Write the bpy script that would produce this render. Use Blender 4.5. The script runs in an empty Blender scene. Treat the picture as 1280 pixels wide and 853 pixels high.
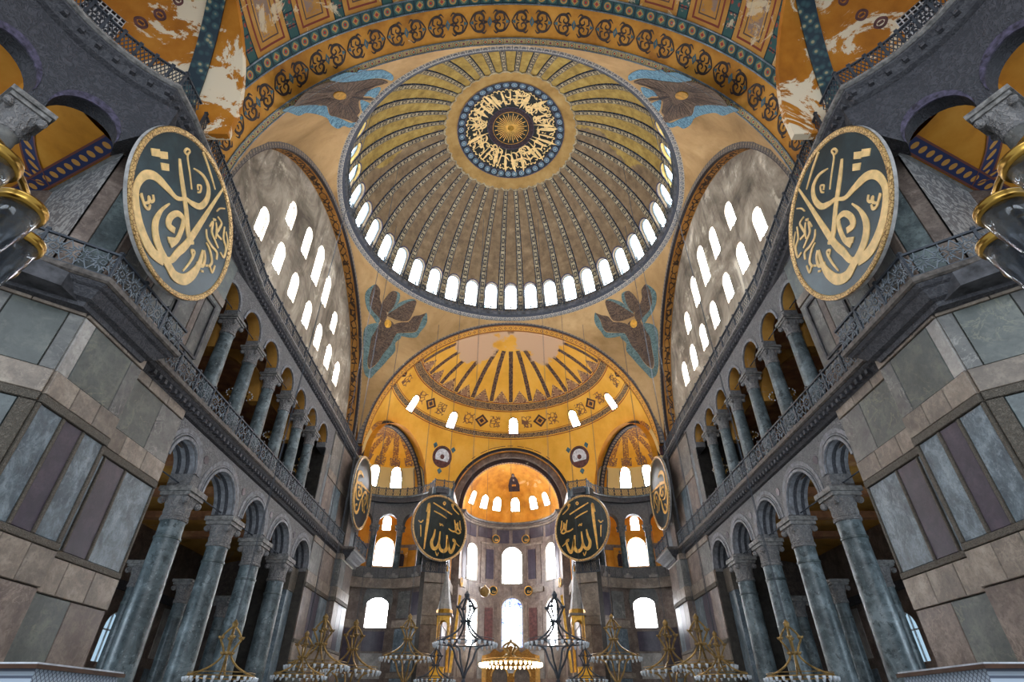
import bpy, bmesh, math, random
from math import sin, cos, pi, radians, sqrt, atan2, asin, hypot
from mathutils import Vector, Matrix
from mathutils.geometry import tessellate_polygon

scene = bpy.context.scene
col = scene.collection
random.seed(11)

# ------------------------------------------------------------------ camera
PITCH = 35.4
cam_d = bpy.data.cameras.new('camera')
cam_d.sensor_width = 36.0
cam_d.lens = 666.0 / 1280.0 * 36.0
cam_d.shift_x = 1.5 / 1280.0
cam_d.clip_start = 0.05
cam_d.clip_end = 400
cam = bpy.data.objects.new('camera', cam_d)
cam.location = (0, 0, 1.7)
cam.rotation_euler = (radians(90 + PITCH), 0, 0)
col.objects.link(cam)
scene.camera = cam

# ------------------------------------------------------------------ world, lights, exposure
def lin(c):
    return tuple(((v / 255) / 12.92 if v / 255 <= .04045 else ((v / 255 + .055) / 1.055) ** 2.4) for v in c) + (1.0,)

w = bpy.data.worlds.new('sky')
scene.world = w
w.use_nodes = True
bgn = w.node_tree.nodes['Background']
bgn.inputs[0].default_value = (0.80, 0.90, 1.0, 1)
bgn.inputs[1].default_value = .85

def area(name, loc, target, sx, sy, power, color=(1, 1, 1), spread=180):
    d = bpy.data.lights.new(name, 'AREA')
    d.shape = 'RECTANGLE'; d.size = sx; d.size_y = sy
    d.energy = power; d.color = color; d.spread = radians(spread)
    o = bpy.data.objects.new(name, d)
    o.location = loc
    v = Vector(target) - Vector(loc)
    o.rotation_euler = v.to_track_quat('-Z', 'Y').to_euler()
    col.objects.link(o)
    return o

# daylight of the great west window of the nave, behind the viewer
area('west_window_offscreen', (0, -9, 20), (0, 34, 22), 20, 14, 4500, (.84, .92, 1.0))
# daylight of the aisle windows that follow the one seen, in the outer aisle walls beyond the picture's edge
for sx in (-1, 1):
    area('aisle_window_offscreen', (sx * 25.3, 21.5, 5.6), (sx * 16, 26.5, 5.2), 4.5, 2.6, 900, (.70, .86, 1.0))
vs = scene.view_settings
vs.view_transform = 'Standard'
vs.look = 'None'
vs.gamma = 1.0
vs.use_curve_mapping = False
vs.exposure = 0.22

# ------------------------------------------------------------------ mesh helpers
class MB:
    def __init__(s):
        s.v = []; s.f = []; s.uv = []
    def add(s, vs, fs, uvs=None):
        b = len(s.v)
        s.v += [tuple(p) for p in vs]
        s.f += [tuple(b + i for i in f) for f in fs]
        s.uv += list(uvs) if uvs else [(0, 0)] * len(vs)
        return s
    def box(s, a, b):
        x0, y0, z0 = a; x1, y1, z1 = b
        s.add([(x0,y0,z0),(x1,y0,z0),(x1,y1,z0),(x0,y1,z0),(x0,y0,z1),(x1,y0,z1),(x1,y1,z1),(x0,y1,z1)],
              [(0,3,2,1),(4,5,6,7),(0,1,5,4),(1,2,6,5),(2,3,7,6),(3,0,4,7)])
        return s
    def obox(s, c, a, b, d):
        c = Vector(c); a = Vector(a); b = Vector(b); d = Vector(d)
        P = [c + i*a + j*b + k*d for k in (-1, 1) for j in (-1, 1) for i in (-1, 1)]
        s.add(P, [(0,2,3,1),(4,5,7,6),(0,1,5,4),(1,3,7,5),(3,2,6,7),(2,0,4,6)],
              [(-1,-1),(1,-1),(-1,1),(1,1)] * 2)
        return s
    def bar(s, p, q, w, h, up=(0, 0, 1)):
        p = Vector(p); q = Vector(q); d = q - p
        if d.length < 1e-6: return s
        up = Vector(up); side = d.cross(up)
        if side.length < 1e-6: side = d.cross(Vector((1, 0, 0)))
        side.normalize(); u = side.cross(d).normalized()
        return s.obox((p + q) / 2, d / 2, side * w / 2, u * h / 2)
    def tube(s, path, r, n=8, closed=False, cap=True):
        path = [Vector(p) for p in path]; m = len(path)
        rs = r if isinstance(r, (list, tuple)) else [r] * m
        ref = Vector((0, 0, 1)); vs = []; prev = None
        for i, p in enumerate(path):
            a = path[(i - 1) % m] if (closed or i > 0) else p
            b = path[(i + 1) % m] if (closed or i < m - 1) else p
            t = (b - a)
            t = t.normalized() if t.length > 1e-9 else Vector((0, 0, 1))
            if prev is None:
                x = t.cross(ref)
                if x.length < 1e-3: x = t.cross(Vector((1, 0, 0)))
            else:
                x = prev - t * prev.dot(t)
                if x.length < 1e-6: x = t.cross(ref)
            x.normalize(); prev = x; y = t.cross(x)
            for k in range(n):
                an = 2 * pi * k / n
                vs.append(p + rs[i] * (cos(an) * x + sin(an) * y))
        fs = []
        for i in range(m if closed else m - 1):
            j = (i + 1) % m
            for k in range(n):
                l = (k + 1) % n
                fs.append((i*n + k, i*n + l, j*n + l, j*n + k))
        if cap and not closed:
            fs.append(tuple(reversed(range(n)))); fs.append(tuple(range((m-1)*n, m*n)))
        return s.add(vs, fs)
    def lathe(s, prof, n=24, c=(0, 0, 0), a0=0, a1=2*pi):
        full = abs(a1 - a0 - 2*pi) < 1e-6
        cnt = n if full else n + 1
        vs = []; uvs = []; acc = 0; rr = max(q[0] for q in prof)
        for i, (r, z) in enumerate(prof):
            if i: acc += hypot(r - prof[i-1][0], z - prof[i-1][1])
            for k in range(cnt):
                an = a0 + (a1 - a0) * k / n
                vs.append((c[0] + r*cos(an), c[1] + r*sin(an), c[2] + z)); uvs.append((an*rr, acc))
        fs = []
        for i in range(len(prof) - 1):
            for k in range(n):
                l = (k + 1) % cnt
                fs.append((i*cnt + k, i*cnt + l, (i+1)*cnt + l, (i+1)*cnt + k))
        return s.add(vs, fs, uvs)
    def sweep(s, path, prof, closed=False, cap=True):
        """path of (x, y); prof of (offset to the right of travel, z), a closed section"""
        m = len(path); k = len(prof); P = [Vector(p) for p in path]; vs = []; uvs = []; L = 0
        for i in range(m):
            a = P[i] - P[i-1] if (closed or i > 0) else P[1] - P[0]
            b = P[(i+1) % m] - P[i] if (closed or i < m-1) else a
            a.normalize(); b.normalize()
            na = Vector((a.y, -a.x)); nb = Vector((b.y, -b.x)); nn = na + nb
            nn = nn / max(.35, (1 + na.dot(nb)))
            if i: L += (P[i] - P[i-1]).length
            acc = 0
            for j, (o, z) in enumerate(prof):
                q = P[i] + nn * o
                if j: acc += hypot(o - prof[j-1][0], z - prof[j-1][1])
                vs.append((q.x, q.y, z)); uvs.append((L, acc))
        fs = []
        for i in range(m if closed else m-1):
            i2 = (i+1) % m
            for j in range(k):
                j2 = (j+1) % k
                fs.append((i*k + j, i2*k + j, i2*k + j2, i*k + j2))
        if cap and not closed:
            fs.append(tuple(range(k))); fs.append(tuple(reversed(range((m-1)*k, m*k))))
        return s.add(vs, fs, uvs)
    def arc(s, C, h, n, r0, r1, t0, t1, a0=0., a1=pi, seg=48, up=(0, 0, 1)):
        """solid bar bent along an arc: radii r0..r1, depth t0..t1 along n"""
        C = Vector(C); h = Vector(h).normalized(); n = Vector(n).normalized(); up = Vector(up)
        vs = []; uvs = []
        for i in range(seg + 1):
            a = a0 + (a1 - a0) * i / seg
            d = cos(a) * h + sin(a) * up
            for r, t in ((r0, t0), (r0, t1), (r1, t1), (r1, t0)):
                vs.append(C + r*d + t*n); uvs.append((a * r0, t if r == r0 else (t1 + r1 - r0 if t == t1 else t0 - r1 + r0)))
        fs = []
        for i in range(seg):
            for j in range(4):
                k = (j+1) % 4
                fs.append((i*4 + j, i*4 + k, i*4 + 4 + k, i*4 + 4 + j))
        fs += [(3,2,1,0), tuple(seg*4 + j for j in range(4))]
        return s.add(vs, fs, uvs)
    def grid(s, fn, nu, nv):
        vs = []; uvs = []
        for j in range(nv + 1):
            for i in range(nu + 1):
                p, t = fn(i / nu, j / nv); vs.append(p); uvs.append(t)
        fs = [(j*(nu+1)+i, j*(nu+1)+i+1, (j+1)*(nu+1)+i+1, (j+1)*(nu+1)+i) for j in range(nv) for i in range(nu)]
        return s.add(vs, fs, uvs)
    def plate(s, outer, holes, t0, t1, fmap, cu=(), cw=(), reps=None):
        """flat outline with holes in (u, w), cut, thickened t0..t1, bent by fmap(u, w, t)"""
        loops = [[Vector((a, b, 0)) for a, b in outer]] + [[Vector((a, b, 0)) for a, b in h] for h in holes]
        flat = [p for l in loops for p in l]
        tris = tessellate_polygon(loops)
        bm = bmesh.new()
        bv = [bm.verts.new(p) for p in flat]
        for t in tris:
            try: bm.faces.new([bv[i] for i in t])
            except ValueError: pass
        for axis, cuts in ((0, cu), (1, cw)):
            for c in cuts:
                co = [0, 0, 0]; no = [0, 0, 0]; co[axis] = c; no[axis] = 1
                bmesh.ops.bisect_plane(bm, geom=bm.verts[:] + bm.edges[:] + bm.faces[:], plane_co=co, plane_no=no, dist=1e-6)
        bm.normal_update()
        bm.verts.index_update()
        F = []
        for f in bm.faces:
            q = [v.index for v in f.verts]
            F.append(q if f.normal.z > 0 else q[::-1])
        V = [(v.co.x, v.co.y) for v in bm.verts]
        seen = {}
        for q in F:
            for i in range(len(q)):
                e = (q[i], q[(i+1) % len(q)])
                seen[e] = seen.get(e, 0) + 1
        n = len(V)
        fs = [tuple(q) for q in F]
        if t0 != t1:
            fs += [tuple(i + n for i in reversed(q)) for q in F]
            fs += [(b, a, a + n, b + n) for (a, b) in seen if (b, a) not in seen]
        bm.free()
        for off in (reps or (0,)):
            vs = [fmap(a + off, b, t0) for a, b in V]; uv = [(a + off, b) for a, b in V]
            if t0 != t1:
                vs += [fmap(a + off, b, t1) for a, b in V]; uv = uv + uv
            s.add(vs, fs, uv)
        return s
    def ribbon(s, pts, wid, fmap, t0, t1, sub=6, closed=False):
        P = spline(pts, sub, closed); m = len(P)
        W = [lerp_list(wid, i / max(1, m-1)) for i in range(m)]
        vs = []; fs = []
        for i, (x, y) in enumerate(P):
            a = P[(i-1) % m] if (closed or i) else P[0]; b = P[(i+1) % m] if (closed or i < m-1) else P[-1]
            dx, dy = b[0]-a[0], b[1]-a[1]; l = hypot(dx, dy) or 1
            nx, ny = -dy/l, dx/l; h = W[i]/2
            for sx, t in ((1, t0), (1, t1), (-1, t1), (-1, t0)):
                vs.append(fmap(x + sx*nx*h, y + sx*ny*h, t))
        for i in range(m if closed else m-1):
            j = (i+1) % m
            for k in range(4):
                l = (k+1) % 4
                fs.append((i*4+k, i*4+l, j*4+l, j*4+k))
        if not closed: fs += [(3,2,1,0), tuple((m-1)*4 + k for k in range(4))]
        return s.add(vs, fs)
    def mesh(s, name='mesh'):
        me = bpy.data.meshes.new(name)
        me.from_pydata(s.v, [], s.f)
        if any(u != (0, 0) for u in s.uv):
            l = me.uv_layers.new(name='UVMap')
            idx = [0] * len(me.loops); me.loops.foreach_get('vertex_index', idx)
            flat = []
            for i in idx: flat += s.uv[i]
            l.data.foreach_set('uv', flat)
        return me
    def build(s, name, mat, parent=None, smooth=0, fix=True, loc=None):
        me = s.mesh(name)
        if fix:
            bm = bmesh.new(); bm.from_mesh(me)
            bmesh.ops.recalc_face_normals(bm, faces=bm.faces[:]); bm.to_mesh(me); bm.free()
        me.materials.append(mat)
        if smooth:
            me.polygons.foreach_set('use_smooth', [True] * len(me.polygons))
            me.set_sharp_from_angle(angle=radians(smooth))
        return link(name, me, parent, loc)

def link(name, me, parent=None, loc=None):
    o = bpy.data.objects.new(name, me)
    col.objects.link(o)
    if parent is not None: o.parent = parent
    if loc is not None: o.location = loc
    return o

def lerp_list(w, t):
    if not isinstance(w, (list, tuple)): return w
    x = t * (len(w) - 1); i = min(int(x), len(w) - 2) if len(w) > 1 else 0
    return w[0] if len(w) == 1 else w[i] + (w[i+1] - w[i]) * (x - i)

def spline(P, sub=6, closed=False):
    n = len(P)
    if n < 3 and not closed: return [tuple(p) for p in P]
    out = []
    for i in range(n if closed else n-1):
        g = (lambda k: P[k % n]) if closed else (lambda k: P[max(0, min(n-1, k))])
        a, b, c, d = g(i-1), g(i), g(i+1), g(i+2)
        for k in range(sub):
            t = k / sub
            out.append(tuple(.5*((2*b[j]) + (c[j]-a[j])*t + (2*a[j]-5*b[j]+4*c[j]-d[j])*t*t + (3*b[j]-a[j]-3*c[j]+d[j])*t**3) for j in range(len(b))))
    if not closed: out.append(tuple(P[-1]))
    return out

def frange(a, b, st):
    n = int(math.floor((b - a) / st + 1e-6)); return [a + st*i for i in range(n + 1)]

def archpts(c, hw, z0, zs, n=10, rise=None):
    """arch-topped opening outline, centre c, half width hw, sill z0, springing zs"""
    rise = hw if rise is None else rise
    return [(c - hw, z0), (c + hw, z0)] + [(c + hw*cos(pi*i/n), zs + rise*sin(pi*i/n)) for i in range(n + 1)]

def empty(name, loc=(0, 0, 0), rz=0):
    o = bpy.data.objects.new(name, None); o.empty_display_size = .3
    o.location = loc; o.rotation_euler = (0, 0, rz); col.objects.link(o)
    return o

def tag(o, label, cat=None, group=None, kind=None):
    o['label'] = label
    if cat: o['category'] = cat
    if group: o['group'] = group
    if kind: o['kind'] = kind
    return o

def struct(o, label):
    return tag(o, label, None, None, 'structure')

def kids(o): return [c for c in o.children]

def copy_tree(o, parent=None):
    c = o.copy(); col.objects.link(c); c.parent = parent
    for ch in kids(o): copy_tree(ch, c)
    return c

def mirror(o, name=None, label=None):
    """the matching thing across the nave"""
    c = copy_tree(o)
    c.location.x = -o.location.x
    c.rotation_euler.z = -o.rotation_euler.z
    c.scale.x = -o.scale.x
    if name: c.name = name
    if label: c['label'] = label
    return c

# ------------------------------------------------------------------ material helpers
class K:
    def __init__(s, g, k): s.g = g; s.k = k
    def _m(s, op, o, rev=False):
        return s.g.m(op, o, s) if rev else s.g.m(op, s, o)
    def __add__(s, o): return s._m('ADD', o)
    __radd__ = __add__
    def __sub__(s, o): return s._m('SUBTRACT', o)
    def __rsub__(s, o): return s._m('SUBTRACT', o, True)
    def __mul__(s, o): return s._m('MULTIPLY', o)
    __rmul__ = __mul__
    def __truediv__(s, o): return s._m('DIVIDE', o)
    def __gt__(s, o): return s._m('GREATER_THAN', o)
    def __lt__(s, o): return s._m('LESS_THAN', o)

class G:
    def __init__(s, name, rough=.6, spec=.3, metal=0):
        s.mat = bpy.data.materials.new(name); s.mat.use_nodes = True
        s.nt = s.mat.node_tree
        s.b = s.nt.nodes['Principled BSDF']
        s.b.inputs['Roughness'].default_value = rough
        s.b.inputs['Specular IOR Level'].default_value = spec
        s.b.inputs['Metallic'].default_value = metal
    def node(s, t): return s.nt.nodes.new(t)
    def put(s, sock, v):
        if isinstance(v, K): s.nt.links.new(v.k, sock)
        else: sock.default_value = v
    def m(s, op, a, b=0., c=None):
        n = s.node('ShaderNodeMath'); n.operation = op
        s.put(n.inputs[0], a); s.put(n.inputs[1], b)
        if c is not None: s.put(n.inputs[2], c)
        return K(s, n.outputs[0])
    def ab(s, a): return s.m('ABSOLUTE', a)
    def fr(s, a): return s.m('FRACT', a)
    def mn(s, a, b): return s.m('MINIMUM', a, b)
    def mx(s, a, b): return s.m('MAXIMUM', a, b)
    def band(s, x, a, b): return (x > a) * (x < b)
    def uv(s):
        n = s.node('ShaderNodeUVMap'); x = s.node('ShaderNodeSeparateXYZ')
        s.nt.links.new(n.outputs[0], x.inputs[0])
        return K(s, x.outputs[0]), K(s, x.outputs[1])
    def pos(s, offset=True):
        n = s.node('ShaderNodeNewGeometry')
        if not offset: return K(s, n.outputs['Position'])
        o = s.node('ShaderNodeObjectInfo'); mu = s.node('ShaderNodeVectorMath'); mu.operation = 'MULTIPLY_ADD'
        s.nt.links.new(o.outputs['Random'], mu.inputs[0]); mu.inputs[1].default_value = (31, 47, 23)
        s.nt.links.new(n.outputs['Position'], mu.inputs[2])
        return K(s, mu.outputs[0])
    def xyz(s, v):
        x = s.node('ShaderNodeSeparateXYZ'); s.nt.links.new(v.k, x.inputs[0])
        return [K(s, x.outputs[i]) for i in range(3)]
    def vec(s, x, y, z=0.):
        n = s.node('ShaderNodeCombineXYZ')
        for i, a in enumerate((x, y, z)): s.put(n.inputs[i], a)
        return K(s, n.outputs[0])
    def vscale(s, v, f):
        n = s.node('ShaderNodeVectorMath'); n.operation = 'MULTIPLY'; s.nt.links.new(v.k, n.inputs[0])
        n.inputs[1].default_value = f if isinstance(f, (tuple, list)) else (f, f, f)
        return K(s, n.outputs[0])
    def rnd(s):
        o = s.node('ShaderNodeObjectInfo'); return K(s, o.outputs['Random'])
    def noise(s, v, sc=1., det=5., rough=.55, dist=0.):
        n = s.node('ShaderNodeTexNoise')
        if v is not None: s.nt.links.new(v.k, n.inputs['Vector'])
        n.inputs['Scale'].default_value = sc; n.inputs['Detail'].default_value = det
        n.inputs['Roughness'].default_value = rough; n.inputs['Distortion'].default_value = dist
        return K(s, n.outputs[0])
    def voro(s, v, sc=1., feat='F1', out='Distance'):
        n = s.node('ShaderNodeTexVoronoi'); n.feature = feat
        s.nt.links.new(v.k, n.inputs['Vector']); n.inputs['Scale'].default_value = sc
        return K(s, n.outputs[out])
    def ramp(s, f, stops):
        n = s.node('ShaderNodeValToRGB'); cr = n.color_ramp
        while len(cr.elements) < len(stops): cr.elements.new(.5)
        for e, (p, c) in zip(cr.elements, stops):
            e.position = p; e.color = lin(c) if len(c) == 3 else c
        s.put(n.inputs[0], f)
        return K(s, n.outputs[0])
    def mix(s, f, a, b, mode='MIX'):
        n = s.node('ShaderNodeMix'); n.data_type = 'RGBA'; n.blend_type = mode
        s.put(n.inputs[0], f)
        for i, c in ((6, a), (7, b)):
            if isinstance(c, K): s.nt.links.new(c.k, n.inputs[i])
            else: n.inputs[i].default_value = lin(c) if len(c) == 3 else c
        return K(s, n.outputs[2])
    def step(s, x, a, b):
        n = s.node('ShaderNodeMapRange'); n.interpolation_type = 'SMOOTHSTEP'
        s.put(n.inputs[0], x); n.inputs[1].default_value = a; n.inputs[2].default_value = b
        return K(s, n.outputs[0])
    def bump(s, h, st=.3, d=.05):
        n = s.node('ShaderNodeBump'); n.inputs['Strength'].default_value = st; n.inputs['Distance'].default_value = d
        s.put(n.inputs['Height'], h); s.nt.links.new(n.outputs[0], s.b.inputs['Normal'])
    def out(s, c):
        if isinstance(c, K): s.nt.links.new(c.k, s.b.inputs['Base Color'])
        else: s.b.inputs['Base Color'].default_value = lin(c) if len(c) == 3 else c
        return s.mat
    def bright(s, c, lo, hi):
        """per-object brightness spread"""
        f = s.rnd() * (hi - lo) + lo
        n = s.node('ShaderNodeMix'); n.data_type = 'RGBA'; n.blend_type = 'MULTIPLY'; n.inputs[0].default_value = 1
        s.nt.links.new(c.k, n.inputs[6])
        cc = s.node('ShaderNodeCombineColor')
        for i in range(3): s.nt.links.new(f.k, cc.inputs[i])
        s.nt.links.new(cc.outputs[0], n.inputs[7])
        return K(s, n.outputs[2])

def marble(name, c0, c1, c2, sc=.8, vein=.5, veinc=(200, 200, 205), rough=.35, spread=.15, stretch=(1, 1, 1), bump=0):
    g = G(name, rough, .35)
    p = g.vscale(g.pos(), stretch)
    n = g.noise(p, sc, 9, .66, .5)
    c = g.ramp(n, [(.32, c0), (.5, c1), (.68, c2)])
    v = g.noise(p, sc * 1.1, 8, .6, 1.0)
    line = (1 - g.step(g.ab(v - .5), .0, .02)) * g.step(g.noise(p, sc * .7, 3, .5), .42, .62)
    c = g.mix(line * vein * .7, c, veinc)
    sp = g.noise(p, sc * 9, 5, .7)
    c = g.mix(g.step(sp, .48, .66) * .55, c, c0)
    c = g.mix(g.step(g.noise(p, sc * 3.1, 8, .75, .6), .5, .66) * .5, c, c2)
    if spread: c = g.bright(c, 1 - spread, 1 + spread)
    if bump: g.bump(sp, bump, .03)
    return g.out(c)

def plain(name, c, rough=.6, metal=0., spec=.3, var=.12, sc=3., bump=0):
    g = G(name, rough, spec, metal)
    n = g.noise(g.pos(), sc, 5, .6)
    d = tuple(max(0, v * (1 - var * 2)) for v in c); l = tuple(min(255, v * (1 + var)) for v in c)
    if bump: g.bump(n, bump, .03)
    return g.out(g.ramp(n, [(.3, d), (.7, l)]))

def emit(name, c, st):
    g = G(name, .5)
    g.b.inputs['Base Color'].default_value = (.02, .02, .02, 1)
    g.b.inputs['Emission Color'].default_value = lin(c)
    g.b.inputs['Emission Strength'].default_value = st
    return g.mat

# ------------------------------------------------------------------ materials
M = {}
g = G('green_marble', .4, .4)
p = g.pos()
n1 = g.noise(p, 1.1, 9, .68, .5); n2 = g.noise(p, 3.2, 6, .7, .4); vd = g.voro(p, 2.4, 'F1')
c = g.ramp(n1, [(.32, (50, 58, 61)), (.5, (82, 93, 97)), (.68, (124, 136, 141))])
c = g.mix(g.step(n2, .52, .64) * .75, c, (38, 45, 47))
c = g.mix(g.step(g.noise(p, 6, 5, .7), .58, .68) * .5, c, (150, 162, 166))
M['verde'] = g.out(g.bright(c, .9, 1.1))
M['verde_dark'] = marble('dark_green_marble', (40, 48, 50), (70, 80, 82), (104, 116, 116), .9, .3, (140, 150, 150), .35, .1)
M['blue'] = marble('blue_grey_marble', (62, 73, 82), (92, 105, 114), (138, 152, 161), 1.6, .3, (190, 202, 210), .35, .1, (1, 1, .75))
M['grey'] = marble('grey_marble', (68, 68, 68), (94, 94, 92), (124, 122, 118), .7, .6, (176, 174, 168), .4, .15)
M['green'] = marble('green_grey_marble', (56, 62, 60), (76, 82, 79), (106, 108, 100), .7, .5, (150, 146, 120), .35, .14)
M['purple'] = marble('porphyry', (48, 43, 56), (60, 53, 66), (76, 66, 78), 1.2, .1, (110, 92, 104), .35, .16)
M['beige'] = marble('beige_marble', (98, 88, 80), (124, 112, 101), (158, 146, 132), 1.1, .5, (178, 164, 148), .45, .2)
M['brown'] = marble('brown_marble', (80, 68, 62), (106, 92, 84), (138, 124, 114), 1.1, .6, (170, 152, 140), .4, .18)
M['pale'] = marble('pale_marble', (116, 113, 110), (146, 142, 138), (178, 174, 168), .8, .5, (120, 118, 118), .4, .12)
M['mortar'] = plain('mortar', (62, 58, 54), .9)
M['white_paint'] = plain('white_marble', (205, 205, 208), .45)

def carved(name, hi, lo, sc=6., rough=.7, k=.6, bmp=.5):
    g = G(name, rough, .25)
    p = g.pos(False)
    w = g.noise(p, sc * .3, 4, .6)
    d = g.noise(p, sc * .55, 2., .5, 1.2)
    e = g.voro(p, sc * 1.9, 'F1')
    h = g.step(g.ab(d - .5), .02, .1) * .7 + g.step(e, .2, .5) * .3
    c = g.mix(h, hi, lo)  # recess shade, with a little dirt, put into the colour
    c = g.mix(g.step(w, .35, .75) * k, c, lo)
    g.bump(h, bmp, -.04)
    return g.out(c)
M['lace'] = carved('carved_lace_stone', (138, 136, 136), (104, 104, 106), 9, bmp=.9)
M['lace_dark'] = carved('dark_carved_stone', (80, 80, 86), (58, 59, 64), 6.5, bmp=.8)
M['bead'] = carved('beaded_moulding_stone', (124, 116, 106), (92, 86, 78), 17, bmp=.9)
M['capital'] = carved('carved_capital_stone', (146, 142, 140), (108, 107, 108), 7, bmp=.9)
M['cornice'] = carved('dark_cornice_stone', (88, 88, 92), (64, 64, 69), 7, bmp=.4)
M['carved_gilt'] = carved('carved_gilt', (196, 146, 72), (152, 108, 52), 5, bmp=.9)
M['cornice_edge'] = plain('worn_cornice_edge', (122, 120, 118), .6, var=.2, sc=5)
M['slab_edge'] = plain('brown_slab_edge', (92, 86, 82), .6, var=.2, sc=5)
M['stone_dark'] = plain('dark_grey_stone', (74, 74, 78), .7, var=.25, sc=2)
M['arch_stone'] = plain('grey_arch_stone', (122, 123, 128), .6, var=.14, sc=4)
M['iron'] = plain('dark_iron', (66, 71, 79), .5, .2)
M['iron_pale'] = plain('grey_iron', (98, 106, 114), .5, .1)
M['brass'] = plain('brass', (168, 132, 62), .28, 1., var=.1)
M['bronze'] = plain('aged_bronze', (150, 122, 74), .4, .35, var=.2)
M['gilt'] = plain('gilding', (196, 146, 58), .35, .55, var=.12)
M['wood'] = plain('dark_wood', (74, 50, 36), .5)
M['black_green'] = plain('dark_green_board', (30, 42, 42), .3, var=.2, sc=1.5)
g = G('blue_green_board', .28, .5)
n = g.noise(g.pos(), .7, 6, .65)
M['board'] = g.out(g.ramp(n, [(.36, (22, 38, 45)), (.52, (32, 52, 61)), (.7, (46, 70, 80))]))
M['letter'] = plain('gold_leaf_lettering', (232, 180, 92), .45, .0, var=.08)
M['letter_pale'] = plain('pale_gold_lettering', (234, 198, 136), .45, .0, var=.06)
g = G('gilt_pattern_rim', .4, .4, .3)
v = g.voro(g.pos(False), 7, 'DISTANCE_TO_EDGE')
M['rim'] = g.out(g.mix(g.step(v, .03, .1), (122, 90, 52), (212, 176, 118)))
g.bump(v, .5, .03)
M['rim_side'] = plain('grey_rim_side', (168, 166, 164), .5)

def glassmat(name, c, rough=.05):
    g = G(name, rough, .5)
    g.b.inputs['Transmission Weight'].default_value = .92
    g.b.inputs['IOR'].default_value = 1.3
    return g.out(c)
M['glass'] = glassmat('lamp_glass', (150, 156, 164))
M['crystal'] = plain('frosted_crystal', (206, 214, 224), .15, .0, .8, var=.06)

# daylight panes
PANE = 40.0
M['pane'] = emit('bright_daylight_pane', (250, 251, 255), PANE)
g = G('dome_daylight_pane', .5)
u, vv = g.uv()
p = g.pos(False)
gr = g.step(g.voro(p, 2.6, 'DISTANCE_TO_EDGE'), .0, .09)
c = g.mix(gr, (150, 186, 205), (240, 248, 255))
g.nt.links.new(c.k, g.b.inputs['Emission Color']); g.b.inputs['Emission Strength'].default_value = 10
M['pane_dome'] = g.out((6, 6, 6))
M['pane_blue'] = emit('pale_blue_daylight_pane', (168, 200, 222), .9)
# stained glass pane, uv in metres from the window axis and sill
g = G('stained_glass_pane', .3)
u, vv = g.uv()
au = g.ab(u)
cell = g.voro(g.vec(u, vv, 0.), 4.5, 'DISTANCE_TO_EDGE')
edge = g.mx(g.step(au, .78, .9), g.step(vv, 4.35, 4.5))
blue = g.mix(g.step(cell, .03, .08), (70, 90, 200), (205, 222, 250))
c = g.mix(edge, (250, 252, 255), blue)
ln = g.mx(g.fr(vv / .78) < .035, g.ab(au - .8) < .03)
c = g.mix(ln * .8, c, (70, 80, 110))
g.nt.links.new(c.k, g.b.inputs['Emission Color']); g.b.inputs['Emission Strength'].default_value = 2.2
M['pane_stained'] = g.out((6, 6, 6))
M['bulb'] = emit('glowing_bulb', (255, 222, 170), 20)
M['gold_box'] = plain('polished_gold', (232, 168, 46), .3, .4, var=.06)

# ---- weathered plaster of the great window walls
g = G('weathered_plaster', .85, .15)
p = g.pos(False)
n1 = g.noise(p, .22, 8, .68, .8)
st = g.noise(g.vscale(p, (1, 1.1, .16)), 1.3, 6, .7, .5)
c = g.ramp(n1, [(.32, (92, 84, 74)), (.46, (138, 127, 113)), (.58, (172, 160, 144)), (.67, (226, 217, 200))])
c = g.mix(g.step(st, .48, .7) * .6, c, (84, 76, 70))
c = g.mix(g.step(g.noise(p, .55, 7, .7), .6, .68) * .7, c, (212, 202, 182))
g.bump(n1, .4, .1)
M['plaster'] = g.out(c)

# ---- pendentive ground
g = G('gold_plaster', .75, .2)
p = g.pos(False)
n1 = g.noise(p, .16, 7, .65, .6); n2 = g.noise(p, 1.4, 5, .7)
c = g.ramp(n1, [(.3, (140, 110, 70)), (.5, (172, 138, 94)), (.7, (194, 162, 118))])
c = g.mix(g.step(n2, .5, .75) * .35, c, (134, 104, 66))
M['pendentive'] = g.out(c)

# ---- dome shell: brown mosaic, golden where it has been restored
g = G('dome_mosaic', .6, .3)
p = g.pos(False)
x, y, z = g.xyz(p)
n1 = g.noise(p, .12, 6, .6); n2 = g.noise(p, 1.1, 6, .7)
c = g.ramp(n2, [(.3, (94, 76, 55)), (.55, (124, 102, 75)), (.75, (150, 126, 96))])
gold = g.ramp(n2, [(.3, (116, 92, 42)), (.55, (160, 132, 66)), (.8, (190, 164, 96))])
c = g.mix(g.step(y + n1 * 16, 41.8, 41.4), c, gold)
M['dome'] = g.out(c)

# ---- dome rib: u -1..1 across, v metres along
g = G('dome_rib_mosaic', .6, .3)
u, v = g.uv()
au = g.ab(u)
f = g.ab(g.fr(v / .95) - .5)
sq = g.mx(au * .8, f * 1.15)
ring = g.band(sq, .22, .38)
e1 = (au > .64)
dots = g.voro(g.vec(u * 3, v * 5, 0.), 1.2, 'F1')
c = g.mix(g.step(g.noise(g.pos(False), 2, 4), .35, .65), (128, 114, 90), (168, 154, 126))
c = g.mix(ring, c, (28, 29, 36))
c = g.mix(e1, c, g.mix(g.step(dots, .25, .5), (72, 84, 104), (20, 25, 40)))
M['dome_rib'] = g.out(c)

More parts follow.
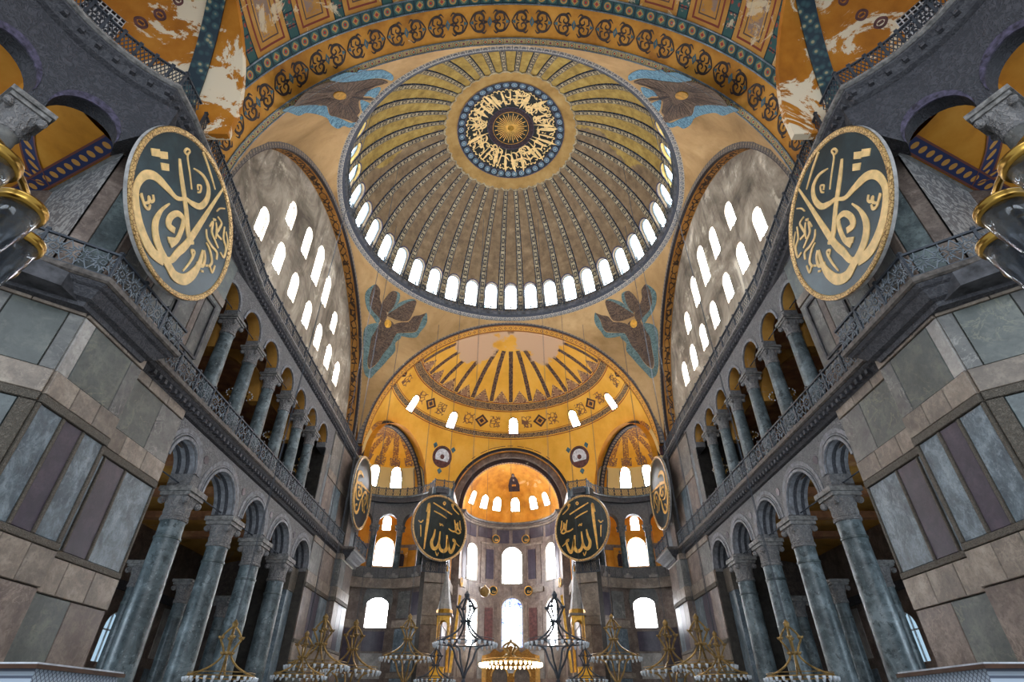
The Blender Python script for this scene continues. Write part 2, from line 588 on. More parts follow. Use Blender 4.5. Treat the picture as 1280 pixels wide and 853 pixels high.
# ---- generic ornamental border: uv in metres, cells along u
def border(name, cell, cols, ground, edge=(40, 40, 46), h=.6, v0=0., edgew=.07):
    g = G(name, .65, .25)
    u, v = g.uv()
    q = u / cell
    fu = g.fr(q) - .5
    fv = (v - v0) / h - .5
    r = g.m('SQRT', fu * fu + fv * fv)
    alt = g.fr(q * .5) > .5
    dia = g.ab(fu) + g.ab(fv)
    c = g.mix(g.band(r, .0, .36), ground, cols[0])
    c = g.mix(g.band(dia, .18, .3) * alt, c, cols[1])
    c = g.mix(g.band(r, .2, .3) * (1 - alt), c, cols[1])
    c = g.mix(r < .12, c, cols[2])
    c = g.mix(g.mx(g.ab(fv) > .5 - edgew, g.ab(fu) > .5 - edgew * .6), c, edge)
    w = g.noise(g.pos(False), 1.2, 6, .7)
    c = g.mix(g.step(w, .62, .7) * .5, c, (214, 200, 172))
    return g.out(c)
M['border_flower'] = border('flower_square_border', .72, ((74, 104, 92), (176, 130, 66), (150, 48, 40)), (34, 66, 70), (22, 38, 46), .75, -3.35)
M['border_heart'] = border('heart_border', .5, ((66, 104, 104), (196, 158, 92), (140, 40, 36)), (178, 148, 92), (46, 78, 78), .42, -.42)
M['border_dark'] = border('dark_ornament_border', .4, ((96, 88, 86), (150, 126, 96), (70, 60, 66)), (56, 50, 52), (34, 30, 34), .42, -.1)
M['border_face'] = border('grey_speckled_border', .42, ((128, 120, 112), (88, 78, 76), (160, 140, 108)), (98, 92, 90), (46, 42, 46), .56, -.67)
M['sill'] = plain('plaster_window_frame', (176, 166, 150), .8)
M['border_pale'] = border('pale_ornament_border', .55, ((120, 120, 122), (90, 92, 100), (150, 146, 138)), (164, 158, 148), (60, 64, 74), .6, 0.)
M['border_brown'] = border('brown_ornament_border', .36, ((150, 120, 84), (90, 60, 54), (206, 160, 80)), (98, 72, 58), (60, 42, 40), .5, 0.)

# ---- yellow painted plaster
def ochre(name, c0, c1, c2, peel=0., peelc=(222, 208, 182), sc=.5, cut=.58, rough=.7):
    g = G(name, rough, .2)
    p = g.pos(False)
    n1 = g.noise(p, sc, 6, .62); n2 = g.noise(p, .38, 9, .72, .7)
    c = g.ramp(n1, [(.3, c0), (.5, c1), (.72, c2)])
    if peel: c = g.mix(g.step(n2, cut, cut + .03) * peel, c, peelc)
    return g, c
g, c = ochre('ochre_arch_soffit', (146, 94, 34), (184, 128, 48), (208, 154, 74), .9, cut=.655)
M['ochre_arch'] = g.out(c)
g, c = ochre('ochre_peeling_conch', (140, 84, 26), (172, 108, 32), (192, 130, 48), .95, cut=.51)
M['ochre_peel'] = g.out(c)
g, c = ochre('ochre_gallery_vault', (176, 112, 28), (206, 138, 40), (220, 156, 60))
M['ochre'] = g.out(c)
g, c = ochre('gold_bema_vault', (150, 96, 34), (192, 130, 44), (220, 160, 70), .3, (210, 160, 100), cut=.6)
M['gold_vault'] = g.out(c)
g, c = ochre('old_gold_apse', (164, 104, 34), (206, 142, 46), (232, 174, 78), .8, (232, 186, 128), cut=.62)
M['gold_apse'] = g.out(c)
g, c = ochre('brown_soffit', (130, 88, 40), (164, 114, 52), (186, 138, 76), .4, cut=.64)
u, v = g.uv()
fv = g.ab(v - .62)
sc = g.voro(g.vec(u * 1.0, v * 1.6, 0.), 1.5, 'DISTANCE_TO_EDGE')
c = g.mix((fv < .3) * (1 - g.step(sc, .06, .12)), c, (62, 48, 40))
M['soffit_scroll'] = g.out(c)
g, c = ochre('gold_mosaic_vault', (132, 94, 42), (168, 122, 56), (194, 148, 78), .3, (150, 140, 128), cut=.6)
M['dusky'] = g.out(c)
g, c = ochre('rust_vault', (116, 78, 56), (148, 102, 70), (180, 138, 90), .4, (120, 82, 66), sc=1.3, cut=.55)
M['rust'] = g.out(c)

# ---- east semidome: uv = azimuth, elevation in degrees
g, c = ochre('painted_semidome', (214, 156, 50), (230, 174, 66), (238, 188, 90), sc=.3)
u, v = g.uv()
p = g.pos(False)
SP = 14.6
au = g.ab(g.fr((u + SP * .5) / SP + 10.) - .5) * SP
cosv = g.m('COSINE', v * (pi / 180))
dist = au * cosv * (15.2 * pi / 180)
mot = g.noise(p, 5, 3, .7)
dark = g.mix(g.step(mot, .4, .6), (54, 42, 46), (120, 92, 72))
c = g.mix((dist < .26) * g.band(v, 48, 77), c, dark)
au2 = g.ab(g.fr(u / SP + 10.) - .5) * SP
d2 = au2 * cosv * (15.2 * pi / 180)
hgt = (v - 47.6) * .265
c = g.mix((d2 < (1.7 - hgt) * .62) * (hgt > 0.) * (hgt < 1.7), c, g.mix(g.step(mot, .42, .58), (96, 66, 58), (196, 156, 112)))
c = g.mix((d2 < .46 - hgt * .3) * (hgt > .1) * (hgt < 1.1), c, (150, 112, 88))
def bandcol(lo, hi): return g.band(v, lo, hi)
fine = g.step(g.voro(g.vec(u * .26, v * .26, 0.), 6, 'DISTANCE_TO_EDGE'), .04, .2)
bandc = g.mix(fine, (60, 50, 52), (168, 136, 96))
c = g.mix(g.mx(bandcol(43.6, 47.0), bandcol(30.0, 32.2)), c, bandc)
for a, b in ((42.9, 43.35), (47.2, 47.6), (32.5, 32.8), (29.2, 29.6)):
    c = g.mix(g.band(v, a, b), c, (132, 66, 40))
# diamonds between the windows
W = 36.0
ud = g.ab(g.fr((u - 18.5) / 37. + 10.5) - .5) * 37. * .215
vd = g.ab(v - 37.6) * .265
dm = ud + vd * 1.1
c = g.mix((dm < .95) * (v < 42) * (v > 33), c, g.mix(g.band(dm, .35, .6), (70, 52, 48), (196, 140, 60)))
c = g.mix(g.band(ud, 1.15, 2.5) * (vd < .75) * (g.step(g.voro(g.vec(u * .2, v * .26, 0.), 2.2, 'DISTANCE_TO_EDGE'), .14, .05)), c, (120, 84, 62))
# bare plaster near the crown
n3 = g.noise(p, .3, 6, .6)
x, y, z = g.xyz(p)
c = g.mix(g.step(z + n3 * 2.4 - g.ab(g.ab(x) - 5.5) * .32, 39.0, 39.2), c, (206, 172, 140))
M['semidome'] = g.out(c)

# ---- conch with painted ribs: uv degrees
g, c = ochre('painted_conch', (214, 146, 34), (232, 166, 46), (240, 180, 70), sc=.6)
u, v = g.uv(); p = g.pos(False)
au = g.ab(g.fr(u / 22. + 10.) - .5) * 22.
d = au * g.m('COSINE', v * (pi / 180)) * (6 * pi / 180)
mot = g.noise(p, 6, 3, .7)
c = g.mix((d < .34) * g.band(v, 36, 84) * g.step(mot, .4, .5), c, (140, 88, 50))
c = g.mix((d < .62) * g.band(v, 34, 44) * g.step(mot, .42, .5), c, (124, 88, 74))
c = g.mix(g.step(v, 33, 32), c, (216, 186, 126))
M['conch'] = g.out(c)

# ---- west semidome panels: uv degrees
g, c = ochre('panelled_semidome', (150, 104, 44), (178, 128, 58), (190, 146, 84), .75, (206, 190, 160), cut=.6)
p = g.pos(False)
x, y, z = g.xyz(p)
s = 14.95 - y                                   # metres from the arch
q = g.m('ARCTAN2', x, z - 24.6) * 15.3          # metres round the arch
d = g.ab(g.fr(q / 3.2 + 20.) - .5) * 3.2
cell = g.fr(s / .72)
fl = g.step(g.voro(g.vec(d * 1.5, s * 1.5, 0.), 2.0, 'F1'), .15, .45)
inner = g.mn(d - .36, s - .1)
pn = g.noise(p, .9, 6, .7)
c = g.mix((inner > .8) * g.step(pn, .42, .5), c, (134, 112, 100))
c = g.mix(g.band(inner, .28, .4), c, (118, 54, 42))
c = g.mix(g.band(inner, .62, .7), c, (84, 66, 60))
c = g.mix(d < .36, c, g.mix(fl, (150, 62, 46), (50, 84, 82)))
c = g.mix((d < .36) * g.mx(cell < .1, g.band(d, .29, .36)), c, (24, 42, 52))
c = g.mix(g.step(g.noise(p, .5, 8, .72, .6), .56, .6) * .8, c, (204, 188, 158))
M['semidome_west'] = g.out(c)
g = G('teal_rib_paint', .6, .3)
p = g.pos(False)
v = g.voro(p, 3.2, 'F1')
c = g.ramp(v, [(.15, (150, 142, 110)), (.3, (52, 84, 88)), (.6, (26, 46, 58))])
c = g.mix(g.step(g.noise(p, .8, 7, .7), .6, .66) * .7, c, (206, 194, 166))
M['teal'] = g.out(c)
g = G('blue_vault_band', .6, .3)
u, v = g.uv()
f = g.fr(u / .5) - .5; fv = v - .35
r = g.m('SQRT', f * f * .3 + fv * fv)
c = g.mix(r < .16, (44, 52, 92), (206, 150, 74))
c = g.mix(g.ab(fv) > .27, c, (120, 70, 58))
M['blue_band'] = g.out(c)
M['blue_trim'] = plain('painted_blue_trim', (70, 66, 84), .6, var=.3, sc=5)
# book-matched wavy marble
g = G('wavy_marble', .4, .35)
p = g.pos(False)
n = g.noise(p, 1.0, 4, .6)
wv = g.m('SINE', (n * 9. + g.xyz(p)[2] * 2.2) * 5.)
c = g.mix(g.step(wv, -.2, .9), (104, 108, 112), (158, 160, 160))
M['wavy'] = g.out(c)

# ---- feathers
def feather(name, c0, c1):
    g = G(name, .7, .25); p = g.pos(False)
    n = g.noise(g.vscale(p, (1.6, 1.6, 5.)), 1.6, 4, .7, 1.5)
    return g.out(g.ramp(n, [(.38, c0), (.6, c1)]))
M['feather_brown'] = feather('brown_feather_mosaic', (58, 44, 36), (108, 88, 72))
M['feather_blue'] = feather('blue_feather_mosaic', (44, 78, 100), (112, 152, 170))
M['feather_teal'] = feather('teal_feather_mosaic', (58, 78, 80), (108, 130, 128))
M['dark_ink'] = plain('dark_paint', (58, 48, 46), .7, var=.2)
M['scroll_blue'] = plain('blue_paint', (70, 104, 116), .7, var=.2)
M['maroon'] = plain('maroon_paint', (92, 58, 56), .7, var=.2)
M['robe'] = plain('dark_robe_mosaic', (52, 38, 44), .7, var=.3, sc=6)
M['floor'] = marble('floor_marble', (120, 118, 114), (156, 154, 150), (184, 182, 176), .4, .4, (110, 110, 112), .25, 0)
M['carpet'] = plain('teal_carpet', (56, 92, 92), .95)
M['cloth_white'] = plain('white_cloth', (206, 210, 218), .9)
g = G('lattice_panel_white', .5, .3)
p = g.pos(False); x, y, z = g.xyz(p)
q1 = g.ab(g.fr((y + z) * 14.) - .5); q2 = g.ab(g.fr((y - z) * 14.) - .5)
M['lattice_white'] = g.out(g.mix(g.mx(q1 > .4, q2 > .4), (176, 190, 206), (92, 100, 118)))

# ------------------------------------------------------------------ the setting
DC = (0, 34.2)          # axis of the great dome

f = MB().box((-34, -14, -.3), (34, 80, 0)).build('floor', M['floor'])
struct(f, 'grey marble floor of the great nave')

def slab(mb, o, du, L, z0, z1, nrm, t, ch=.02, gap=.012):
    """panel with chamfered edges: corner o (x, y), along du for L, z0..z1, proud t along nrm"""
    du = Vector((du[0], du[1], 0)); nn = Vector((nrm[0], nrm[1], 0)); O = Vector((o[0], o[1], 0))
    a, b = gap, L - gap; z0 += gap; z1 -= gap
    V = []
    for d, e in ((-.03, 0), (t - ch, 0), (t, ch)):
        for uu, zz in ((a + e, z0 + e), (b - e, z0 + e), (b - e, z1 - e), (a + e, z1 - e)):
            V.append(O + du*uu + nn*d + Vector((0, 0, zz)))
    F = [(8, 9, 10, 11)]
    for r in (0, 4):
        for k in range(4):
            l = (k+1) % 4
            F.append((r+k, r+l, r+4+l, r+4+k))
    return mb.add(V, F)

def face_panels(root, p0, p1, rows):
    """rows: (z0, z1, part name, proud, [(from, to, material)]) with fractions of the face length"""
    a = Vector(p0); b = Vector(p1); L = (b - a).length; d = (b - a) / L; nrm = (d.y, -d.x)
    for z0, z1, nm, t, cells in rows:
        for f0, f1, mt in cells:
            o = a + d * (L * f0)
            mb = MB(); slab(mb, o, d, L * (f1 - f0), z0, z1, nrm, t)
            mb.build(nm, M[mt], root)

def prism(mb, plan, z0, z1):
    n = len(plan)
    mb.add([(x, y, z0) for x, y in plan] + [(x, y, z1) for x, y in plan],
           [tuple(range(n)), tuple(range(n, 2*n))] + [(i, (i+1) % n, n + (i+1) % n, n + i) for i in range(n)])
    return mb

P_, B_, F_ = 'marble_panel', 'stone_course', 'bead_moulding'
def rows_nave(tall, low, up, beige=2):
    bl = [(i/beige, (i+1)/beige, 'beige') for i in range(beige)]
    return [(0.0, 5.1, P_, .05, low), (5.1, 6.2, B_, .11, bl), (6.2, 6.44, F_, .13, [(0, 1, 'bead')]),
            (6.44, 9.9, P_, .05, [c for c in tall if c[2] != 'bead']), (6.44, 9.9, F_, .1, [c for c in tall if c[2] == 'bead']),
            (9.9, 10.2, F_, .13, [(0, 1, 'bead')]), (10.2, 11.05, B_, .11, bl), (11.05, 13.25, P_, .05, up), (13.25, 13.75, B_, .1, bl)]

# ---- the two western piers
root = empty('wall_pier_northwest')
prism(MB(), [(-19.5, 11.2), (-18.6, 11.92), (-15.02, 14.86), (-15.02, 18.3), (-15.62, 18.3), (-15.62, 22.7), (-18.2, 22.7), (-19.5, 19)], 0, 14.2).build('pier_core', M['mortar'], root)
prism(MB(), [(-21, 16.2), (-16.2, 13.7), (-15.1, 14.6), (-15.1, 18.3), (-15.5, 18.3), (-15.5, 22.2), (-21, 22.2)], 14.2, 22.7).build('upper_pier_core', M['mortar'], root)
face_panels(root, (-15.0, 14.85), (-15.0, 18.3), rows_nave(
    [(0, .04, 'bead'), (.04, .33, 'blue'), (.33, .37, 'bead'), (.37, .62, 'purple'), (.62, .66, 'bead'), (.66, .95, 'blue'), (.95, 1, 'bead')],
    [(0, .5, 'green'), (.5, 1, 'brown')], [(0, .16, 'pale'), (.16, .8, 'green'), (.8, 1, 'grey')], 3))
face_panels(root, (-18.6, 11.9), (-15.0, 14.85), rows_nave(
    [(0, .04, 'bead'), (.04, .9, 'verde_dark'), (.9, 1, 'bead')],
    [(0, .55, 'brown'), (.55, 1, 'green')], [(0, .4, 'green'), (.4, .56, 'grey'), (.56, .9, 'green'), (.9, 1, 'grey')], 3))
face_panels(root, (-15.6, 18.3), (-15.6, 22.7), rows_nave(
    [(0, .03, 'bead'), (.03, .2, 'blue'), (.2, .23, 'bead'), (.23, .5, 'purple'), (.5, .53, 'bead'), (.53, .97, 'blue'), (.97, 1, 'bead')],
    [(0, .55, 'green'), (.55, 1, 'brown')], [(0, .12, 'pale'), (.12, .62, 'green'), (.62, 1, 'grey')], 3))
up_rows = [(14.4, 15.4, P_, .05, [(0, .5, 'brown'), (.5, 1, 'brown')]),
           (15.4, 19.6, P_, .05, [(0, .12, 'brown'), (.12, .5, 'grey'), (.5, .62, 'brown'), (.62, 1, 'grey')]),
           (19.6, 20.1, B_, .1, [(0, 1, 'beige')]), (20.1, 22.5, P_, .05, [(0, .4, 'grey'), (.4, 1, 'green')])]
face_panels(root, (-15.08, 14.6), (-15.08, 18.3), up_rows)
face_panels(root, (-15.48, 18.3), (-15.48, 22.2), up_rows)
face_panels(root, (-16.2, 13.7), (-15.1, 14.6), [(14.4, 22.3, P_, .05, [(0, .4, 'brown'), (.4, 1, 'verde_dark')])])
# framed door-like inset on the upper pier
for (y0, y1, z0, z1) in ((19.0, 21.6, 16.0, 19.2),):
    for a, b in (((y0, z0), (y1, z0)), ((y1, z0), (y1, z1)), ((y1, z1), (y0, z1)), ((y0, z1), (y0, z0))):
        MB().bar((-15.42, a[0], a[1]), (-15.42, b[0], b[1]), .14, .14, (1, 0, 0)).build('panel_frame', M['stone_dark'], root)
struct(root, 'tall pier clad in green, blue and purple marble panels below the star-lattice balcony')
mirror(root, 'wall_pier_southwest')

# ---- the two eastern piers
root = empty('wall_pier_northeast')
prism(MB(), [(-15.62, 43.3), (-15.62, 49.6), (-15.02, 49.6), (-15.02, 53.6), (-18.6, 56.6), (-20, 56.6), (-20, 43.3)], 0, 22.7).build('pier_core', M['mortar'], root)
er = rows_nave([(0, .32, 'brown'), (.32, .64, 'purple'), (.64, 1, 'blue')], [(0, .5, 'green'), (.5, 1, 'brown')], [(0, .4, 'grey'), (.4, 1, 'brown')], 3)
face_panels(root, (-15.6, 43.4), (-15.6, 49.6), er)
face_panels(root, (-15.62, 49.58), (-15.0, 49.58), rows_nave([(0, 1, 'brown')], [(0, 1, 'brown')], [(0, 1, 'grey')], 1))
face_panels(root, (-15.0, 49.6), (-15.0, 53.6), er)
eu = [(14.4, 18.6, P_, .05, [(0, .35, 'brown'), (.35, .7, 'blue'), (.7, 1, 'brown')]), (18.6, 19.3, B_, .1, [(0, .5, 'beige'), (.5, 1, 'beige')]), (19.3, 22.5, P_, .05, [(0, .5, 'grey'), (.5, 1, 'brown')])]
face_panels(root, (-15.6, 43.4), (-15.6, 49.6), eu)
face_panels(root, (-15.0, 49.6), (-15.0, 53.6), eu)
struct(root, 'brown and grey marble-clad pier between the arcade end and the curved east niche')
mirror(root, 'wall_pier_southeast')

# ---- ground arcade wall with five arches
COLY = [25.8, 30.5, 34.9, 39.4]
edges = [22.7] + COLY + [43.4]
arches = []
for i in range(5):
    a = edges[i] + (.12 if i == 0 else .62); b = edges[i+1] - (.12 if i == 4 else .62)
    arches.append(((a+b)/2, (b-a)/2))
SPR = 11.0
def arcade_outline(y0, y1, zt, zb, spr, arches, n=14):
    pts = [(y0, zb)]
    for c, r in arches:
        s = spr + max(0, (1.75 - r)) if spr < 12 else spr
        pts += [(c - r, zb)] + [(c - r*cos(pi*k/n), s + r*sin(pi*k/n)) for k in range(n+1)] + [(c + r, zb)]
    return pts + [(y1, zb), (y1, zt), (y0, zt)]
root = empty('wall_arcade_north')
MB().plate(arcade_outline(22.3, 43.8, 13.5, SPR - .1, SPR, arches), [], -15.62, -16.75, lambda u, v_, t: (t, u, v_)).build('arcade_wall', M['lace'], root)
for c, r in arches:
    s = SPR + max(0, 1.75 - r)
    MB().arc((-15.62, c, s), (0, 1, 0), (1, 0, 0), r - .02, r + .13, 0, .09, seg=28).arc((-15.62, c, s), (0, 1, 0), (1, 0, 0), r + .2, r + .27, 0, .06, seg=28).arc((-15.62, c, s), (0, 1, 0), (1, 0, 0), r + .3, r + .52, -.02, .035, seg=28).build('archivolt', M['arch_stone'], root)
    for k, (t0, t1, mt) in enumerate(((.04, .3, 'arch_stone'), (.3, .5, 'lace_dark'), (.5, .72, 'arch_stone'), (.72, .92, 'lace_dark'), (.92, 1.1, 'arch_stone'))):
        MB().arc((-15.62, c, s), (0, 1, 0), (-1, 0, 0), r - (.03 if mt == 'arch_stone' else .012), r + .05, t0, t1, seg=24).build('soffit_band', M[mt], root)
for y in COLY:
    MB().tube([(-15.7, y, 12.55), (-15.6, y, 12.55)], .22, 20).build('spandrel_disc', M['purple'], root)
for i in range(5):
    MB().tube([(-16.2, edges[i], SPR + .12), (-16.2, edges[i+1], SPR + .12)], .035, 6).build('tie_rod', M['iron'], root)
struct(root, 'grey lace-carved arcade wall of five round arches over green columns')
mirror(root, 'wall_arcade_south')

# ---- gallery arcade wall with seven arches
GY = [24.3, 27.35, 30.45, 33.45, 36.3, 39.1]
gedges = [21.75] + GY + [41.9]
garches = []
for i in range(7):
    a = gedges[i] + (.2 if i == 0 else .42); b = gedges[i+1] - (.2 if i == 6 else .42)
    garches.append(((a+b)/2, (b-a)/2))
root = empty('wall_gallery_north')
MB().plate(arcade_outline(21.2, 44, 22.8, 20.4, 20.85, garches), [], -15.62, -16.4, lambda u, v_, t: (t, u, v_)).build('gallery_wall', M['lace'], root)
for c, r in garches:
    MB().arc((-15.62, c, 20.85), (0, 1, 0), (1, 0, 0), r - .02, r + .16, 0, .06, seg=24).build('archivolt', M['arch_stone'], root)
    MB().arc((-15.62, c, 20.85), (0, 1, 0), (-1, 0, 0), r - .02, r + .05, .06, .74, seg=24).build('soffit_band', M['dusky'], root)
for i in range(7):
    MB().tube([(-16.0, gedges[i], 20.95), (-16.0, gedges[i+1], 20.95)], .03, 6).build('tie_rod', M['iron'], root)
face_panels(root, (-15.62, 41.9), (-15.62, 43.8), [(14.4, 20.4, P_, .04, [(0, .5, 'grey'), (.5, 1, 'blue')])])
struct(root, 'grey gallery wall of seven small arches above the lattice railing')
mirror(root, 'wall_gallery_south')

# ---- aisle and gallery behind the arcades
root = empty('wall_aisle_north')
AW = [(38.6, 1.0), (46.5, 1.0)]
MB().plate([(18, 0), (50, 0), (50, 22.6), (18, 22.6)],
           [archpts(c, h, 4.6, 6.4) for c, h in AW],
           -25.5, -26.3, lambda u, v_, t: (t, u, v_)).build('aisle_wall', M['brown'], root)
for c, h in AW:
    for z0, zs, hw, mt in ((4.6, 6.4, h, 'pane_blue'),):
        wf = MB().bar((-25.9, c, z0), (-25.9, c, zs + hw), .08, .08).bar((-25.9, c - hw, zs), (-25.9, c + hw, zs), .08, .08).build('window', M['white_paint'], root)
        MB().plate(archpts(c, hw, z0, zs), [], -26.0, -26.05, lambda u, v_, t: (t, u, v_)).build('pane', M[mt], wf)
for y0 in (28.4, 31.0, 33.6, 40.8, 43.4, 48.0):
    mb = MB(); slab(mb, (-25.5, y0), (0, 1), 1.8, .6, 4.6, (1, 0), .05); mb.build(P_, M['blue'], root)
    mb = MB(); slab(mb, (-25.5, y0), (0, 1), 1.8, 5.2, 8.4, (1, 0), .05); mb.build(P_, M['pale'], root)
MB().box((-25.5, 18, 8.6), (-25.2, 50, 9.1)).build('string_course', M['cornice'], root)
MB().box((-26, 49.6, 0), (-15.9, 50.4, 22.6)).build('end_wall', M['brown'], root)
MB().box((-26, 15.5, 0), (-18.2, 16.2, 22.6)).build('end_wall', M['brown'], root)
struct(root, 'outer aisle wall with pale windows seen through the arcades')
mirror(root, 'wall_aisle_south')
def vault(x0, x1, y0, y1, zs, zt):
    cx = (x0 + x1) / 2; hw = (x1 - x0) / 2
    return lambda a, b: ((cx - hw*cos(pi*a), y0 + (y1-y0)*b, zs + (zt - zs)*sin(pi*a)), (a*6, b*20))
root = empty('ceiling_aisle_north')
MB().grid(vault(-25.6, -16.2, 16, 50, 12.6, 13.3), 16, 12).build('vault', M['dusky'], root, 40)
for y in COLY:
    MB().box((-25.5, y - .3, 12.35), (-16.7, y + .3, 12.75)).build('transverse_rib', M['rust'], root)
struct(root, 'dusky gold vault over the side aisle')
mirror(root, 'ceiling_aisle_south')
root = empty('ceiling_gallery_north')
MB().grid(vault(-25.6, -15.9, 16, 50, 21.9, 22.5), 16, 12).build('vault', M['rust'], root, 40)
for y in GY[::2]:
    MB().arc((-20.9, y, 18.4), (1, 0, 0), (0, 1, 0), 3.9, 4.6, -.3, .3, seg=20).build('transverse_rib', M['dusky'], root)
MB().box((-25.5, 16, 13.6), (-15.7, 50, 14.15)).build('gallery_floor', M['stone_dark'], root)
struct(root, 'rust and gold vault over the upper gallery')
mirror(root, 'ceiling_gallery_south')

# ---- cornices
path1 = [(-19.6, 10.05), (-15.9, 12.67), (-14.05, 13.96), (-14.0, 18.7), (-15.0, 18.75), (-15.0, 49.6), (-14.0, 49.65), (-14.0, 54.3), (-17.2, 57.0)]
root = empty('trim_1')
MB().sweep(path1, [(-1.5, 14.35), (-.06, 14.35), (-.06, 14.3), (-1.5, 14.3)]).build('walkway', M['cornice_edge'], root)
MB().sweep(path1, [(-.5, 14.32), (0, 14.36), (.02, 14.16), (-.06, 14.1), (-.5, 14.1)]).build('cornice_edge', M['slab_edge'], root)
MB().sweep(path1, [(-1.5, 14.3), (-.1, 14.3), (-.1, 14.08), (-.2, 13.98), (-.32, 13.92), (-.55, 13.62), (-.75, 13.55), (-.8, 13.38), (-1.5, 13.34)]).build('carved_cornice', M['cornice'], root)
mb = MB()
def along(path, step, start=0.):
    out = []; acc = start
    for i in range(len(path) - 1):
        a = Vector(path[i]); b = Vector(path[i+1]); L = (b - a).length
        if L < .3: continue
        d = (b - a) / L; n = int(L / step)
        for k in range(n): out.append((a + d * (L * (k + .5) / n), d, L / n))
    return out
for p, d, l in along(path1, .42):
    if p.y < 19 or p.y > 49.5: continue
    n = Vector((d.y, -d.x)); c = p - n * .42
    mb.obox((c.x, c.y, 13.86), (d.x*.09, d.y*.09, 0), (n.x*.2, n.y*.2, 0), (0, 0, .1))
o = mb.build('modillion_row', M['cornice'], root); o['kind'] = 'stuff'
struct(root, 'dark carved cornice carrying the gallery railing')
mirror(root, 'trim_2')

WX = (-10.6, 7.2)
arcw = [(WX[0] + 5.8*cos(radians(a)), WX[1] + 5.8*sin(radians(a))) for a in range(190, 121, -6)]
path2 = arcw + [(-13.85, 13.4), (-14.35, 18.5), (-14.75, 21.7), (-15.2, 25), (-15.25, 43.5), (-15.4, 49.8), (-15.3, 52.6)]
root = empty('trim_3')
MB().sweep(path2, [(-2.2, 23.42), (0, 23.42), (.03, 23.26), (-.08, 23.2), (-2.2, 23.2)]).build('cornice_edge', M['cornice_edge'], root)
MB().sweep(path2, [(-2.0, 23.3), (-.12, 23.3), (-.12, 23.1), (-.3, 23.0), (-.5, 22.75), (-.72, 22.66), (-.78, 22.45), (-2.0, 22.4)]).build('carved_cornice', M['cornice'], root)
mb = MB()
for p, d, l in along(path2, .38):
    n = Vector((d.y, -d.x)); c = p - n * .42
    mb.obox((c.x, c.y, 22.96), (d.x*.08, d.y*.08, 0), (n.x*.2, n.y*.2, 0), (0, 0, .1))
o = mb.build('modillion_row', M['cornice'], root); o['kind'] = 'stuff'
struct(root, 'dark carved upper cornice below the great window wall')
mirror(root, 'trim_4')

# ---- tympanum window wall
TC = (34.2, 24.6)
low = [24.9, 28.2, 31.4, 34.8, 37.9, 41.0, 43.9]
upw = [(27.9, 32.35, 34.1), (31.35, 32.6, 35.0), (34.3, 32.3, 35.7), (37.2, 32.2, 34.8), (40.5, 31.6, 33.2)]
wins = [(c, .64, 28.1 - .04*i, 29.95 - .05*i) for i, c in enumerate(low)] + [(c, .7 if k == 2 else .62, a, b) for k, (c, a, b) in enumerate(upw)]
root = empty('wall_tympanum_north')
outl = [(34.2 - 15.25, 23.3), (34.2 + 15.25, 23.3)] + [(34.2 + 15.25*cos(pi*k/40), 24.6 + 15.25*sin(pi*k/40)) for k in range(41)]
niche = [archpts(c + 1.6, .7, 23.6, 24.5) for c in low[:-1]]
MB().plate(outl, [archpts(c, h, a, b) for c, h, a, b in wins], -16.9, -18.1, lambda u, v_, t: (t, u, v_)).build('plaster_wall', M['plaster'], root)
for c, h, a, b in wins:
    wf = MB()
    wf.plate(archpts(c, h, a, b), [archpts(c, h - .07, a + .07, b)], -17.14, -17.24, lambda u, v_, t: (t, u, v_))
    wf = wf.build('window', M['sill'], root)
    MB().plate(archpts(c, h - .05, a + .05, b), [], -17.2, -17.25, lambda u, v_, t: (t, u, v_)).build('pane', M['pane'], wf)
for c in low[:-1]:
    MB().arc((-16.9, c + 1.6, 24.45), (0, 1, 0), (1, 0, 0), .62, .84, 0, .1, seg=14).build('blind_arch', M['beige'], root)
struct(root, 'weathered plaster lunette wall pierced by two rows of arched windows')
mirror(root, 'wall_tympanum_south')

# ---- great side arches
root = empty('trim_5')
MB().arc((-15.9, 34.2, 24.6), (0, 1, 0), (-1, 0, 0), 15.12, 15.9, .12, 1.1, seg=72).build('arch_soffit', M['soffit_scroll'], root)
MB().arc((-15.9, 34.2, 24.6), (0, 1, 0), (-1, 0, 0), 15.08, 15.62, -.12, .14, seg=72).build('arch_border', M['border_face'], root)
struct(root, 'great side arch with dark ornament border framing the window wall')
mirror(root, 'trim_6')

# ---- pendentives
PR = 22.14; PC = Vector((0, 34.2, 24.6))
def pend(a0, a1):
    def fn(i, j):
        a = radians(a0 + (a1 - a0) * i)
        x, y = cos(a), sin(a)
        rm = min(15.93 / max(abs(x), 1e-6), 15.98 / max(abs(y), 1e-6), PR - .02)
        r = 15.45 + (rm - 15.45) * j if rm > 15.45 else 15.45
        return ((r*x, 34.2 + r*y, 24.6 + sqrt(max(0, PR*PR - r*r))), (i, j))
    return fn
for nm, a0, a1, lb in (('ceiling_pendentive_northeast', 90, 180, 'golden plaster pendentive with the winged mosaic beside the painted semidome'),
                   ('ceiling_pendentive_northwest', 180, 270, 'pale plaster pendentive with the blue-edged winged mosaic beside the scroll-painted arch')):
    o = MB().grid(pend(a0, a1), 40, 24).build(nm, M['pendentive'], None, 60)
    struct(o, lb)
    mirror(o, nm.replace('north', 'south'))

